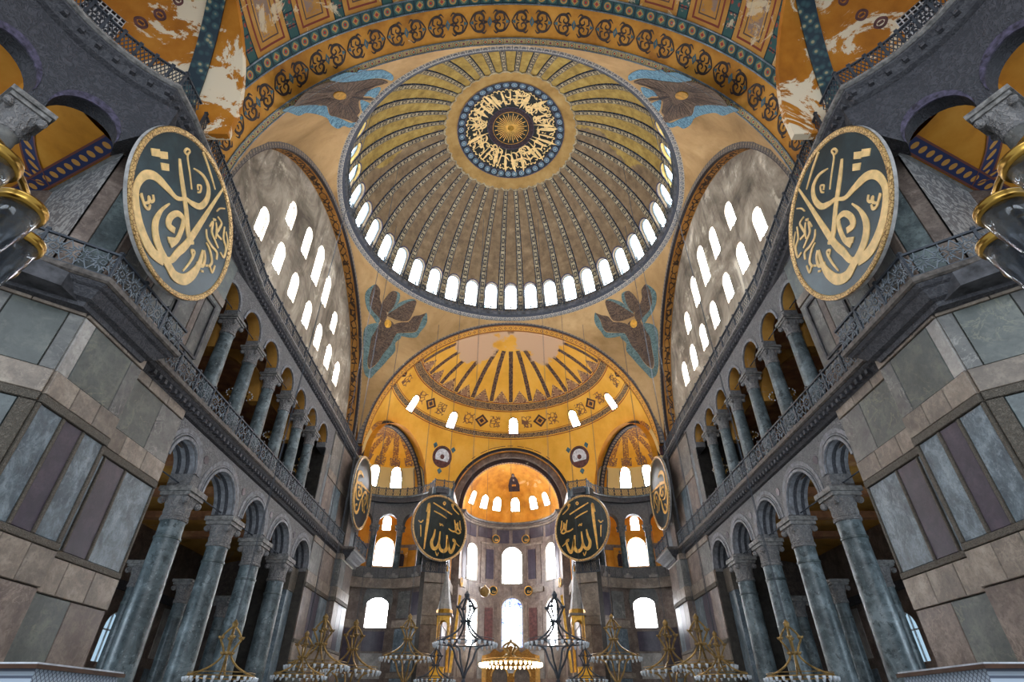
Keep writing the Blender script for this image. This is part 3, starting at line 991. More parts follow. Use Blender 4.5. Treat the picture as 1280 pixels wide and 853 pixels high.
# ---- west great arch (overhead) and its scrolls
root = empty('trim_7')
W0 = (0, 18.2, 24.6)
MB().arc(W0, (1, 0, 0), (0, 1, 0), 15.3, 16.6, -2.6, -.42, seg=96).build('arch_soffit', M['ochre_arch'], root)
MB().arc(W0, (1, 0, 0), (0, 1, 0), 15.27, 16.4, -.42, .02, seg=96).build('heart_border', M['border_heart'], root)
MB().arc(W0, (1, 0, 0), (0, 1, 0), 15.25, 16.4, -3.35, -2.6, seg=96).build('flower_border', M['border_flower'], root)
for t in (-.44, -.02, -2.58, -3.36):
    MB().arc(W0, (1, 0, 0), (0, 1, 0), 15.22, 15.3, t - .035, t + .035, seg=96).build('fillet', M['blue'], root)
def scroll(mb, fm, s=1.):
    for sx in (-1, 1):
        for sy in (-1, 1):
            mb.ribbon([(sx*.06, 0), (sx*.35, sy*.34), (sx*.75, sy*.42), (sx*.98, sy*.22), (sx*.86, sy*.05), (sx*.66, sy*.12), (sx*.72, sy*.25)], [.05, .11, .13, .1, .07, .05], fm, 0, .02, 5)
            mb.ribbon([(sx*.45, sy*.36), (sx*.38, sy*.12), (sx*.55, sy*.04)], [.08, .1, .03], fm, 0, .02, 4)
            mb.ribbon([(sx*.75, sy*.4), (sx*.95, sy*.5), (sx*1.12, sy*.36)], [.1, .08, .02], fm, 0, .02, 4)
        mb.ribbon([(sx*.95, 0), (sx*1.22, 0)], [.2, .02], fm, 0, .02, 3)
NS = 17
for k in range(NS):
    a = pi * (k + .5) / NS
    def fm(u, v_, t, a=a):
        b = a + u*1.06 / 15.3; r = 15.29 - t
        return (r*cos(b), 18.2 - 1.5 + v_*1.4, 24.6 + r*sin(b))
    mb = MB(); scroll(mb, fm); mb.build('scroll_ornament', M['dark_ink'], root)
    mb = MB()
    for sx in (-1, 1):
        mb.ribbon([(sx*1.3, .22), (sx*1.42, .0), (sx*1.3, -.22)], [.02, .12, .02], fm, 0, .02, 4)
        mb.ribbon([(sx*.12, 0), (sx*.3, 0)], [.05, .2], fm, 0, .018, 3)
    mb.build('leaf_ornament', M['scroll_blue'], root)
struct(root, 'broad yellow arch painted with dark scrolls and a flowered border')

# ---- west semidome and conches
C1 = Vector((0, 14.95, 24.6)); R1 = 15.3
C2 = Vector((-13.2, 7.8, 24.0)); R2 = 6.6
def semidome(C, R, sgn, t):
    return lambda u, v_, tt=0: (C.x + (R + tt)*cos(radians(v_))*sin(radians(u)), C.y + sgn*(R + tt)*cos(radians(v_))*cos(radians(u)), C.z + (R + tt)*sin(radians(v_)))
def circle_sect(C1, R1, C2, R2):
    d = (C2 - C1).length; n = (C2 - C1) / d
    k = (d*d + R1*R1 - R2*R2) / (2*d); r = sqrt(R1*R1 - k*k)
    h = n.cross(Vector((0, 0, 1))).normalized(); up = h.cross(n).normalized()
    if up.z < 0: up = -up
    return C1 + n*k, r, h, up, n
def to_ae(p, C, R, sgn):
    q = Vector(p) - C
    return (math.degrees(atan2(q.x, sgn*q.y)), math.degrees(asin(max(-1, min(1, q.z / R)))))
def semi_outline(C, R, sgn, cc, barrel_r, bz, lo=-1.5):
    cen, r, h, up, n = cc
    pl = [to_ae(cen + r*(cos(pi*k/28)*h + sin(pi*k/28)*up), C, R, sgn) for k in range(29)]
    pl = sorted([p for p in pl if p[1] > lo], key=lambda p: p[0])
    # keep order along the arch from the outer foot to the inner foot
    pl = [to_ae(cen + r*(cos(a)*h + sin(a)*up), C, R, sgn) for a in [pi*k/28 for k in range(29)]]
    if pl[0][0] > pl[-1][0]: pl = pl[::-1]
    pl = [(max(-89.9, a), b) for a, b in pl if b > lo]
    bp = []
    for k in range(25):
        a = pi - pi*k/24
        x = barrel_r*cos(a); z = bz + barrel_r*sin(a)
        y = sgn*sqrt(max(0, R*R - x*x - (z - C.z)**2))
        bp.append(to_ae((x, C.y + y, z), C, R, sgn))
    out = [(-90, lo)] + [(pl[0][0], lo)] + pl + [(pl[-1][0], lo), (bp[0][0], lo)] + bp + [(bp[-1][0], lo)]
    out += [(-pl[-1][0], lo)] + [(-a, b) for a, b in reversed(pl)] + [(-pl[0][0], lo), (90, lo), (90, 88.5), (-90, 88.5)]
    res = []
    for p in out:
        if not res or hypot(p[0]-res[-1][0], p[1]-res[-1][1]) > .02: res.append(p)
    return res
ccw = circle_sect(C1, R1, C2, R2)
root = empty('ceiling_semidome_west')
MB().plate(semi_outline(C1, R1, -1, ccw, 7.4, 23.6, -5.2), [], 0, .3, semidome(C1, R1, -1, 0), frange(-85, 85, 5), frange(5, 85, 5)).build('semidome_shell', M['semidome_west'], root, 50)
cen, r, h, up, n = ccw
for s in (-1, 1):
    S = lambda v_: Vector((v_.x * -s, v_.y, v_.z))
    MB().arc(S(cen), S(h), S(n), r - .3, r + .6, -.4, .32, seg=40, up=S(up)).build('conch_rib', M['teal'], root)
struct(root, 'patchy ochre semidome with flower-painted ribs behind the scrolled arch')

root = empty('ceiling_conch_northwest')
def conch(C, R, c0):
    return lambda u, v_, t=0: (C.x + (R + t)*cos(radians(v_))*cos(radians(u)), C.y + (R + t)*cos(radians(v_))*sin(radians(u)), C.z + (R + t)*sin(radians(v_)))
gw = [(140.5, 20.5), (155, 20.5), (155, 33), (140.5, 33)]
MB().plate([(88, -4), (300, -4), (300, 88), (88, 88)], [gw], 0, .3, conch(C2, R2, 0), frange(95, 295, 8), frange(8, 80, 8)).build('conch_shell', M['ochre_peel'], root, 50)
fm = conch(C2, R2, 0)
wf = empty('window'); wf.parent = root
for a in frange(140.5, 155.1, 2.07): MB().tube([fm(a, 20.5, .06), fm(a, 33, .06)], .03, 6).build('grille_bar', M['white_paint'], wf)
for b in frange(20.5, 33.1, 1.56): MB().tube([fm(140.5, b, .06), fm(155, b, .06)], .03, 6).build('grille_bar', M['white_paint'], wf)
MB().plate(gw, [], .25, .3, fm).build('pane', M['stone_dark'], wf)
for a, b in ((120, 60), (126, 52), (131, 43), (136, 36), (164, 30), (170, 22)):
    mb = MB()
    F2 = lambda u, v_, t, a=a, b=b: fm(a + u*2.6, b + v_*2.2, -.01 - t)
    mb.ribbon([(-1, 0), (-.4, .7), (.4, .7), (1, 0), (.4, -.7), (-.4, -.7)], [.5], F2, 0, .02, 4, closed=True)
    mb.ribbon([(-.5, 0), (.5, 0)], [.5], F2, 0, .02, 3)
    mb.build('painted_cartouche', M['maroon'], root)
struct(root, 'peeling ochre half-dome with a white window grille above the curved cornice')
mirror(root, 'ceiling_conch_southwest')

# ---- west exedra gallery
root = empty('wall_exedra_northwest')
ex = lambda u, v_, t: (WX[0] + (6.45 + t)*cos(radians(u)), WX[1] + (6.45 + t)*sin(radians(u)), v_)
xa = [(139, 4.6), (129.2, 4.6)]
def ex_arch(c, hw, n=14):
    return [(c - hw, 18.8)] + [(c - hw*cos(pi*k/n), 19.4 + 1.3*sin(pi*k/n)) for k in range(n+1)] + [(c + hw, 18.8)]
o_ = [(122, 21.4)] + ex_arch(141.2, 9.3)[1:] + ex_arch(164.5, 9.3) + ex_arch(187.5, 9.3) + [(204, 18.8), (204, 22.6), (122, 22.6)]
MB().plate(o_, [], 0, .8, ex, frange(125, 202, 3)).build('spandrel_wall', M['lace_dark'], root)
for c in (141.2, 164.5, 187.5):
    MB().ribbon([(c + 9.6*cos(pi*k/14), 19.4 + 1.36*sin(pi*k/14)) for k in range(15)], [.34], lambda u, v_, t: ex(u, v_, t), -.05, .02, 2).build('archivolt', M['blue_trim'], root)
MB().grid(lambda i, j: ((-26.9 + 10.8*i, 18.45 - 4.9*i, 14.2 + 6.8*j), (i, j)), 4, 4).build('wavy_marble_wall', M['wavy'], root)
vf = lambda a, b, d=0: (-21.5 + 5.4*a - .42*3.4*sin(b*pi/2) - d*.3, 16.0 - 2.45*a - .9*3.4*sin(b*pi/2) - d*.5, 21.0 + 1.5*(1 - cos(b*pi/2)))
MB().grid(lambda i, j: (vf(-1 + 2*i, j), (i*6, j*4)), 16, 12).build('painted_vault', M['ochre'], root, 60)
MB().tube([vf(a/10, -.02, .1) for a in range(-10, 11)], .16, 8).build('string_course', M['grey'], root)
def vstrip(pts, wd, mt, nm):
    P = spline(pts, 8); acc = [0]
    for a, b in zip(P[:-1], P[1:]): acc.append(acc[-1] + (Vector(vf(*a)) - Vector(vf(*b))).length)
    mb = MB(); vs_ = []; uv_ = []
    for p, l in zip(P, acc):
        for s_ in (-1, 1):
            q = Vector(vf(p[0], p[1] + s_*wd/2)); vs_.append(q - Vector((0, 0, .03))); uv_.append((l, .35 + .35*s_))
    mb.add(vs_, [(2*i, 2*i+2, 2*i+3, 2*i+1) for i in range(len(P)-1)], uv_)
    mb.build(nm, M[mt], root)
vstrip([(.2, .12), (.42, .4), (.62, .58), (.85, .66), (1.0, .68)], .2, 'blue_band', 'vault_band')
vstrip([(-.2, .1), (.4, .1), (.7, .1), (1, .1)], .14, 'blue_band', 'vault_band')
vstrip([(.2, .14), (.0, .5), (-.1, .9)], .16, 'blue_band', 'vault_band')
prism(MB(), [(-30, 5), (-30, 16), (-16.0, 16), (-15.2, 14.4), (-15.4, 13.0), (-17.7, 9.3), (-18.0, 5)], 22.5, 22.6).build('gallery_ceiling', M['ochre'], root)
prism(MB(), [(-19.6, 10.0), (-15.9, 12.6), (-15.0, 13.4), (-15.0, 14.8), (-21.5, 16.2), (-22, 10)], 13.5, 14.2).build('gallery_floor', M['stone_dark'], root)
struct(root, 'dark carved gallery arches of the curved niche with yellow vault behind')
mirror(root, 'wall_exedra_southwest')

# ------------------------------------------------------------------ the great dome
DR = 15.58; DZ = 39.4
def dm(u, v_, t=0):
    r = (DR + t) * cos(radians(v_))
    return (r*sin(radians(u)), r*cos(radians(u)), DZ + (DR + t)*sin(radians(v_)))
dome = empty('ceiling_dome', (0, 34.2, 0))
sect = [(-4.5, 5.6), (4.5, 5.6), (4.5, 70), (-4.5, 70)]
hole = archpts(0, 2.85, 8.4, 17.6, 10, 3.1)
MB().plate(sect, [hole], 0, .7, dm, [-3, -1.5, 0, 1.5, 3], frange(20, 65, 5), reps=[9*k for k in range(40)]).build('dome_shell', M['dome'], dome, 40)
def ribfn(i, j):
    el = 5.8 + (63 - 5.8) * j
    w = 1.02 + (.5 - 1.02) * (el / 63)
    h = .12 if .02 < i < .98 else -.02
    du = (i - .5) * w / (DR * cos(radians(el)))
    return dm(4.5 + math.degrees(du), el, -h), ((i - .5) * 2, radians(el) * DR)
ribm = MB().grid(ribfn, 8, 26)
rib0 = ribm.build('rib', M['dome_rib'], dome, 50)
pm = MB(); fr_ = MB()
pm.plate(archpts(0, 2.8, 8.45, 17.6, 10, 3.05), [], .5, .55, dm)
fr_.plate(hole, [archpts(0, 2.55, 8.9, 17.6, 10, 2.8)], .3, .48, dm)
win0 = fr_.build('window', M['blue'], dome)
pan0 = pm.build('pane', M['pane_dome'], win0)
arch0 = MB().ribbon([(3.1*cos(pi*k/10), 17.6 + 3.4*sin(pi*k/10)) for k in range(11)], [.5], lambda u, v_, t: dm(u, v_, -t), -.02, .05, 1).build('window_arch', M['blue_trim'], dome)
for k in range(1, 40):
    for o in (rib0, win0, arch0):
        c = copy_tree(o, dome); c.rotation_euler.z = -radians(9*k)
# scalloped collar, medallion and inscription
NSC = 40
def collar(i, j):
    a = 2*pi*i
    el = 90 - math.degrees((7.25 + .3*abs(sin(NSC*a/2))) / DR) * j
    return dm(math.degrees(a), el, -.1), (a*7, j)
g_, c_ = ochre('gold_collar_mosaic', (128, 96, 50), (158, 124, 72), (178, 146, 92))
M['collar'] = g_.out(c_)
MB().grid(collar, 320, 8).build('collar', M['collar'], dome, 50)
sc_ = MB()
sc_.ribbon([((k/160)*360, 90 - math.degrees((7.25 + .3*abs(sin(NSC*pi*k/160))) / DR)) for k in range(160)], [.55], lambda u, v_, t: dm(u, v_, -t), .08, .14, 1, closed=True)
sc_.build('scalloped_edge', M['dome_rib'], dome)
def capring(r0, r1, t, n=120):
    return MB().grid(lambda i, j: (dm(360*i, 90 - math.degrees((r0 + (r1-r0)*j)/DR), -t), (2*pi*i*r1, (r1 - r0)*j)), n, 4)
M['border_dome'] = border('blue_square_border', 6.0*2*pi/40, ((120, 140, 156), (60, 84, 100), (150, 160, 160)), (40, 48, 58), (24, 30, 38), .8, 0.)
M['ink_green'] = plain('black_green_mosaic', (26, 30, 28), .5, var=.2)
capring(5.15, 5.98, .16).build('medallion_border', M['border_dome'], dome, 50)
capring(0, 5.2, .14).build('medallion_field', M['ink_green'], dome, 50)
capring(2.0, 2.55, .2).build('medallion_ring', M['robe'], dome, 50)
for r in (5.2, 5.98, 2.56, 2.0):
    capring(r - .05, r + .05, .2).build('medallion_fillet', M['gilt'] if r < 2.3 else M['blue_trim'], dome)
rs = random.Random(5)
def cap(u, v_, t):      # u: degrees round the medallion, v: metres from its centre
    return dm(u, 90 - math.degrees(v_ / DR), -.15 - t)
mb = MB()
for k in range(36):
    a = k*10 + rs.uniform(-2, 2); r0 = 2.75 + rs.uniform(0, .5); r1 = 4.6 + rs.uniform(-.5, .35); le = rs.uniform(-7, 7)
    mb.ribbon([(a, r0), (a + le*.3, (r0+r1)/2), (a + le, r1)], [.9, 1.5, 1.2], lambda u, v_, t: cap(u, v_, t), 0, .05, 3)
def xy(u, v_, t):
    a = math.degrees(atan2(u, v_)); return cap(a, hypot(u, v_), t)
for k in range(150):
    a = rs.uniform(0, 2*pi); r = sqrt(rs.uniform(2.85**2, 4.75**2)); s = rs.uniform(.25, .55); q = rs.uniform(-.6, .6) + a
    cx, cy = r*sin(a), r*cos(a)
    T = lambda x, y: (cx + (x*cos(q) + y*sin(q))*s, cy + (-x*sin(q) + y*cos(q))*s)
    kind = k % 5
    if kind == 0: pts = [T(-1, .5), T(-.9, -.3), T(-.3, -.7), T(.4, -.5), T(.9, .1), T(.8, .6)]
    elif kind == 1: pts = [T(-1, -.3), T(-.2, -.45), T(.6, -.3), T(1, .2), T(.5, .5), T(.25, .1), T(.9, -.1)]
    elif kind == 2: pts = [T(-1.1, 0), T(-.4, .25), T(.3, -.2), T(1.2, .15)]
    elif kind == 3: pts = [T(.6, .9), T(.3, 0), T(-.3, -.6), T(-.9, -.7)]
    else: pts = [T(-.13, 0), T(.13, 0)]
    if any(not (2.65 < hypot(*p) < 5.05) for p in pts): continue
    mb.ribbon(pts, [.06, .15, .13, .05] if kind < 4 else [.2, .2], xy, 0, .05, 4)
for k in range(72):
    a = k*5; r = 4.85 + .12*sin(k*2.1)
    mb.ribbon([(a - 2.2, r - .1), (a, r + .06), (a + 2.2, r - .05)], [.07, .15, .07], lambda u, v_, t: cap(u, v_, t), 0, .05, 3)
mb.build('lettering', M['letter_pale'], dome)
mb = MB()
for k in range(40):
    a = 9*k; mb.ribbon([(a, .28), (a, 1.5 + .3*(k % 2))], [9., 2.2], lambda u, v_, t: cap(u, v_, t), 0, .05, 3)
mb.build('rosette', M['letter'], dome)
capring(0, .34, .24, 24).build('rosette_boss', M['brass'], dome)
struct(dome, 'great ribbed dome with a ring of bright windows and a gold-lettered medallion')
root = empty('trim_8', (0, 34.2, 0))
MB().lathe([(15.85, 40.1), (15.62, 40.12), (15.22, 40.62), (15.6, 40.7)], 160).build('dome_cornice_band', M['border_pale'], root, 40)
MB().lathe([(15.7, 40.6), (15.24, 40.62), (15.14, 40.7), (15.06, 40.9), (15.06, 41.02), (15.9, 41.04)], 160).build('dome_cornice', M['stone_dark'], root, 40)
struct(root, 'dark round cornice with a pale ornament band at the dome foot')
root = empty('dome_railing', (0, 34.2, 41.02))
for z, r in ((.12, .03), (.62, .04), (.9, .03)):
    MB().tube([(15.06*cos(2*pi*k/120), 15.06*sin(2*pi*k/120), z) for k in range(120)], r, 5, True).build('rail', M['iron'], root)
mb = MB()
for k in range(240):
    a = 2*pi*k/240; b = a + 2*pi/240; c, s = cos(a)*15.06, sin(a)*15.06; c2, s2 = cos(b)*15.06, sin(b)*15.06
    mb.bar((c, s, 0), (c2, s2, .62), .04, .04).bar((c2, s2, 0), (c, s, .62), .04, .04)
    if k % 6 == 0: mb.bar((c, s, 0), (c, s, 1.0), .09, .09, (c, s, 0))
o = mb.build('lattice', M['iron'], root); o['kind'] = 'stuff'
tag(root, 'thin dark lattice railing running round the foot of the dome windows', 'railing')

# ------------------------------------------------------------------ east arch, semidome, conches
CE = Vector((0, 51.6, 24.4)); RE = 15.2
EX = Vector((-13.4, 57.0, 23.5)); RX = 6.05
cce = circle_sect(CE, RE, EX, RX)
root = empty('trim_9')
E0 = (0, 50.2, 24.6)
M['arch_scroll_east'] = border('yellow_scroll_border', .62, ((206, 150, 60), (96, 66, 44), (206, 150, 60)), (216, 160, 64), (150, 96, 40), .9, .3, .05)
MB().arc(E0, (1, 0, 0), (0, 1, 0), 15.18, 16.6, .1, 1.45, seg=96).build('arch_soffit', M['arch_scroll_east'], root)
MB().arc(E0, (1, 0, 0), (0, 1, 0), 15.16, 15.72, -.1, .12, seg=96).build('arch_border', M['border_face'], root)
struct(root, 'east arch with dark speckled border framing the yellow semidome')

root = empty('ceiling_semidome_east')
sdw = [(-67, 33.3), (-36.8, 34.8), (1.6, 36.1), (40, 34.8), (69.5, 33.3)]
SH = [archpts(a, 2.5, e - 4.0, e + 1.6, 8, 2.2) for a, e in sdw]
fe = semidome(CE, RE, 1, 0)
MB().plate(semi_outline(CE, RE, 1, cce, 7.4, 23.3, -3.5), SH, 0, .5, fe, frange(-85, 85, 5), frange(5, 85, 5)).build('semidome_shell', M['semidome'], root, 50)
for (a, e), hl in zip(sdw, SH):
    wf = MB().plate(archpts(a, 3.0, e - 4.5, e + 1.6, 8, 2.8), [hl], -.04, .03, fe).build('window', M['maroon'], root)
    MB().plate(hl, [], .4, .45, fe).build('pane', M['pane'], wf)
cen, r, h, up, n = cce
for s in (-1, 1):
    S = lambda v_: Vector((v_.x * -s, v_.y, v_.z))
    MB().arc(S(cen), S(h), S(n), r - .22, r + .34, -.16, .4, seg=48, up=S(up)).build('conch_arch', M['border_dark'], root)
    MB().arc(S(cen), S(h), S(n), r + .4, r + .52, -.2, .3, seg=48, up=S(up)).build('arch_fillet', M['maroon'], root)
# rim of the bema vault where it meets the semidome
bp = []
for k in range(41):
    a = pi - pi*k/40; x = 7.4*cos(a); z = 23.3 + 7.4*sin(a)
    bp.append((x, 51.6 + sqrt(RE*RE - x*x - (z - 24.4)**2) - .02, z))
MB().tube(bp, .2, 8).build('vault_rim', M['border_dark'], root)
MB().tube([(x*1.055, y - .12, 23.3 + (z - 23.3)*1.055) for x, y, z in bp], .07, 6).build('arch_fillet', M['maroon'], root)
for s in (-1, 1):           # painted medallions in the spandrels
    for rad, mt, t in ((1.38, 'maroon', .02), (1.2, 'dark_ink', .035), (1.0, 'cloth_white', .05), (.62, 'gold_vault', .065), (.3, 'maroon', .08)):
        pts = [(-s*36.6 + math.degrees(rad*cos(2*pi*k/24)/RE)/cos(radians(16.6)), 16.6 + math.degrees(rad*sin(2*pi*k/24)/RE)) for k in range(24)]
        MB().plate(pts, [], -t, -t + .015, fe).build('painted_medallion', M[mt], root)
    for dx, dz in ((-1.35, 1.2), (1.35, 1.2), (0, -1.75)):
        c0 = (-s*36.6 + math.degrees(dx/RE)/.958, 16.6 + math.degrees(dz/RE)); q = math.degrees(.36/RE)
        MB().plate([(c0[0] - q, c0[1]), (c0[0], c0[1] - q*1.3), (c0[0] + q, c0[1]), (c0[0], c0[1] + q)], [], -.03, -.01, fe).build('painted_sprig', M['scroll_blue'], root)
struct(root, 'bright yellow painted semidome with dark radial ribs and five windows')

root = empty('ceiling_conch_northeast')
fx = conch(EX, RX, 0)
xw = [(124, 21), (95.5, 21.5), (66, 21)]
XH = [archpts(a, 6.2, e - 11, e + 6, 8, 6) for a, e in xw]
a_ax = math.degrees(atan2(n.y, n.x))
MB().plate([(a_ax - 96, -2), (a_ax + 96, -2), (a_ax + 96, 88), (a_ax - 96, 88)], XH, 0, .5, fx, frange(a_ax - 88, a_ax + 90, 8), frange(8, 80, 8)).build('conch_shell', M['conch'], root, 50)
def lip(i, j):
    ps = pi*i; ph = radians(70 + 32*j)
    p = EX + (RX + .04)*(cos(ph)*Vector((n.x, n.y, 0)).normalized() + sin(ph)*(cos(ps)*Vector((-n.y, n.x, 0)).normalized() + sin(ps)*Vector((0, 0, 1))))
    return p, (0, 60)
MB().grid(lip, 40, 6).build('conch_lip', M['ochre'], root, 50)
for hl in XH:
    wf = MB().plate(archpts(sum(p[0] for p in hl)/len(hl), 7.3, min(p[1] for p in hl) - .5, 27, 8, 7), [hl], -.03, .03, fx).build('window', M['grey'], root)
    MB().plate(hl, [], .4, .45, fx).build('pane', M['pane'], wf)
struct(root, 'yellow painted half-dome with bright windows over the curved gallery')
mirror(root, 'ceiling_conch_southeast')

# ---- east exedra walls
def curved(mb, fm, u0, u1, z0, z1, t0, t1, st=3):
    return mb.plate([(u0, z0), (u1, z0), (u1, z1), (u0, z1)], [], t0, t1, fm, frange(u0 + st, u1 - .1, st))
fx2 = lambda u, v_, t: (EX.x + (6.0 + t)*cos(radians(u)), EX.y + (6.0 + t)*sin(radians(u)), v_)
root = empty('wall_exedra_northeast')
gwin = archpts(98.5, 11, 9.5, 11.75, 10, 1.15)
MB().plate([(30, 0), (158, 0), (158, 13.5), (30, 13.5)], [gwin], 0, .9, fx2, frange(25, 156, 4)).build('exedra_wall', M['brown'], root)
wf = MB().plate(archpts(98.5, 11, 9.5, 11.75, 10, 1.15), [archpts(98.5, 10, 9.6, 11.75, 10, 1.05)], .4, .55, fx2, frange(90, 108, 4)).build('window', M['white_paint'], root)
MB().plate(gwin, [], .6, .65, fx2, frange(90, 108, 4)).build('pane', M['pane'], wf)
MB().ribbon([(98.5 + 14.5*cos(pi*k/14), 11.6 + 1.6*sin(pi*k/14)) for k in range(15)], [1.6], lambda u, v_, t: fx2(u, v_, -t), -.02, .08, 1).build('archivolt', M['grey'], root)
for u0, u1, z0, z1, mt in ((64, 78, 5.6, 9.4, 'blue'), (50, 62, 5.6, 9.4, 'blue'), (36, 48, 5.6, 9.4, 'grey'), (64, 78, 10.4, 13.0, 'grey'), (50, 62, 10.6, 12.8, 'purple'), (36, 48, 10.4, 13, 'brown'), 
                           (88, 109, 5.0, 7.2, 'pale'), (88, 109, 7.4, 9.2, 'purple'), (114, 128, 5.6, 9.4, 'purple'), (120, 134, 10.2, 13, 'brown'), (64, 78, .5, 5.0, 'blue'), (36, 60, .5, 5.0, 'grey'), (84, 112, .5, 4.6, 'pale'), (118, 150, .5, 5, 'blue')):
    curved(MB(), fx2, u0, u1, z0, z1, -.05, .02).build(P_, M[mt], root)
for z0, z1, mt in ((9.5, 10.2, 'beige'), (5.05, 5.5, 'beige')):
    for u0, u1 in ((31, 48), (48, 82), (115, 158)):
        curved(MB(), fx2, u0 + .2, u1 - .2, z0, z1, -.08, .02).build(B_, M[mt], root)
MB().plate([(30, 13.3), (158, 13.3), (158, 14.25), (30, 14.25)], [], -.42, .9, fx2, frange(25, 156, 4)).build('gallery_cornice', M['beige'], root)
curved(MB(), fx2, 30, 158, 14.25, 15.45, -.22, -.02, 4).build('parapet', M['grey'], root)
for k in range(1, 17):
    curved(MB(), fx2, 22.6 + 8*k, 29.8 + 8*k, 14.4, 15.3, -.27, -.2, 4).build('parapet_panel', M['lace'], root)
# arches above the gallery columns
xc = [31, 58, 85, 112.5, 140]
ol = [(22, 20.1)]
for a, b in zip(xc[:-1], xc[1:]):
    c = (a+b)/2; hw = (b-a)/2 - 3.4
    ol += [(c - hw, 20.1)] + [(c - hw*cos(pi*k/12), 20.3 + 1.1*sin(pi*k/12)) for k in range(13)] + [(c + hw, 20.1)]
ol += [(158, 20.1), (158, 22.7), (22, 22.7)]
MB().plate(ol, [], -.2, .6, fx2, frange(25, 156, 3)).build('gallery_spandrel', M['lace'], root)
MB().plate([(20, 22.6), (162, 22.6), (162, 23.3), (20, 23.3)], [], -.6, .8, fx2, frange(24, 160, 4)).build('upper_cornice', M['cornice'], root)
MB().plate([(20, 23.15), (162, 23.15), (162, 23.32), (20, 23.32)], [], -.68, .8, fx2, frange(24, 160, 4)).build('cornice_edge', M['blue'], root)
# gallery behind
bw = archpts(100.3, 6.8, 16.3, 18.55, 10, 1.15); sw_ = archpts(101, 3.2, 20.5, 21.7, 8, .55)
MB().plate([(50, 14.2), (170, 14.2), (170, 23.2), (50, 23.2)], [bw, sw_], 3.5, 4.2, fx2, frange(55, 168, 5)).build('gallery_back_wall', M['ochre'], root)
for hl in (bw, sw_):
    wf = MB().plate(hl, [[((p[0]-100.5)*.9 + 100.5, (p[1] - sum(q[1] for q in hl)/len(hl))*.94 + sum(q[1] for q in hl)/len(hl)) for p in hl]], 3.6, 3.8, fx2).build('window', M['white_paint'], root)
    MB().plate(hl, [], 3.85, 3.9, fx2).build('pane', M['pane'], wf)
for a_, b_ in ((51, 91), (109.5, 160)): curved(MB(), fx2, a_, b_, 18.2, 18.8, 3.35, 3.55, 6).build('string_course', M['brown'], root)
curved(MB(), fx2, 51, 92, 14.2, 16.2, 3.35, 3.55, 6).build('dado', M['brown'], root)
MB().plate([(50, 0), (170, 0), (170, 4.2), (50, 4.2)], [], 14.0, 14.2, lambda u, v_, t: fx2(u, t, v_), frange(56, 168, 6)).build('gallery_floor', M['stone_dark'], root)
MB().plate([(50, -.1), (170, -.1), (170, 4.2), (50, 4.2)], [], 22.9, 23.1, lambda u, v_, t: fx2(u, t, v_), frange(56, 168, 6)).build('gallery_ceiling', M['ochre'], root)
struct(root, 'curved two-storey niche of brown marble with arched windows and gallery parapet')
mirror(root, 'wall_exedra_southeast')

# ---- piers flanking the apse and bema walls
root = empty('wall_bema_north')
prism(MB(), [(-9.0, 59.5), (-7.02, 60.3), (-7.02, 67), (-9.5, 67), (-9.5, 60.0)], 0, 23.4).build('pier_core', M['mortar'], root)
sr = lambda a, b: [(0, 5.0, P_, .05, [(0, 1, a)]), (5.0, 9.4, P_, .05, [(0, .5, b), (.5, 1, a)]), (9.4, 10.2, B_, .1, [(0, 1, 'beige')]), (10.2, 13.3, P_, .05, [(0, 1, a)]),
                  (13.3, 14.25, B_, .3, [(0, 1, 'beige')]), (14.25, 18.4, P_, .05, [(0, .5, a), (.5, 1, b)]), (18.4, 19.0, B_, .1, [(0, 1, 'beige')]), (19.0, 22.5, P_, .05, [(0, 1, b)]), (22.5, 23.35, B_, .45, [(0, 1, 'blue')])]
face_panels(root, (-9.0, 59.5), (-7.02, 60.3), sr('beige', 'brown'))
face_panels(root, (-7.0, 60.3), (-7.0, 64.2), sr('brown', 'purple'))
face_panels(root, (-7.0, 64.2), (-7.0, 67.0), sr('brown', 'purple'))
struct(root, 'brown marble pier and side wall leading into the apse')
mirror(root, 'wall_bema_south')
root = empty('ceiling_bema')
def bar_(i, j):
    a = pi*i; x = 7.4*cos(a); z = 23.3 + 7.4*sin(a)
    y0 = 51.6 + sqrt(RE*RE - x*x - (z - 24.4)**2)
    return (x, y0 + (67.2 - y0)*j, z), (a*7.4, j*4)
MB().grid(bar_, 48, 6).build('barrel_vault', M['gold_vault'], root, 60)
MB().arc((0, 66.4, 23.4), (1, 0, 0), (0, 1, 0), 6.6, 7.6, 0, .9, seg=48).build('inner_arch', M['brown'], root)
MB().arc((0, 66.9, 23.4), (1, 0, 0), (0, 1, 0), 6.1, 6.7, 0, .5, seg=48).build('inner_arch_step', M['border_brown'], root)
struct(root, 'gold barrel vault in front of the apse half-dome')

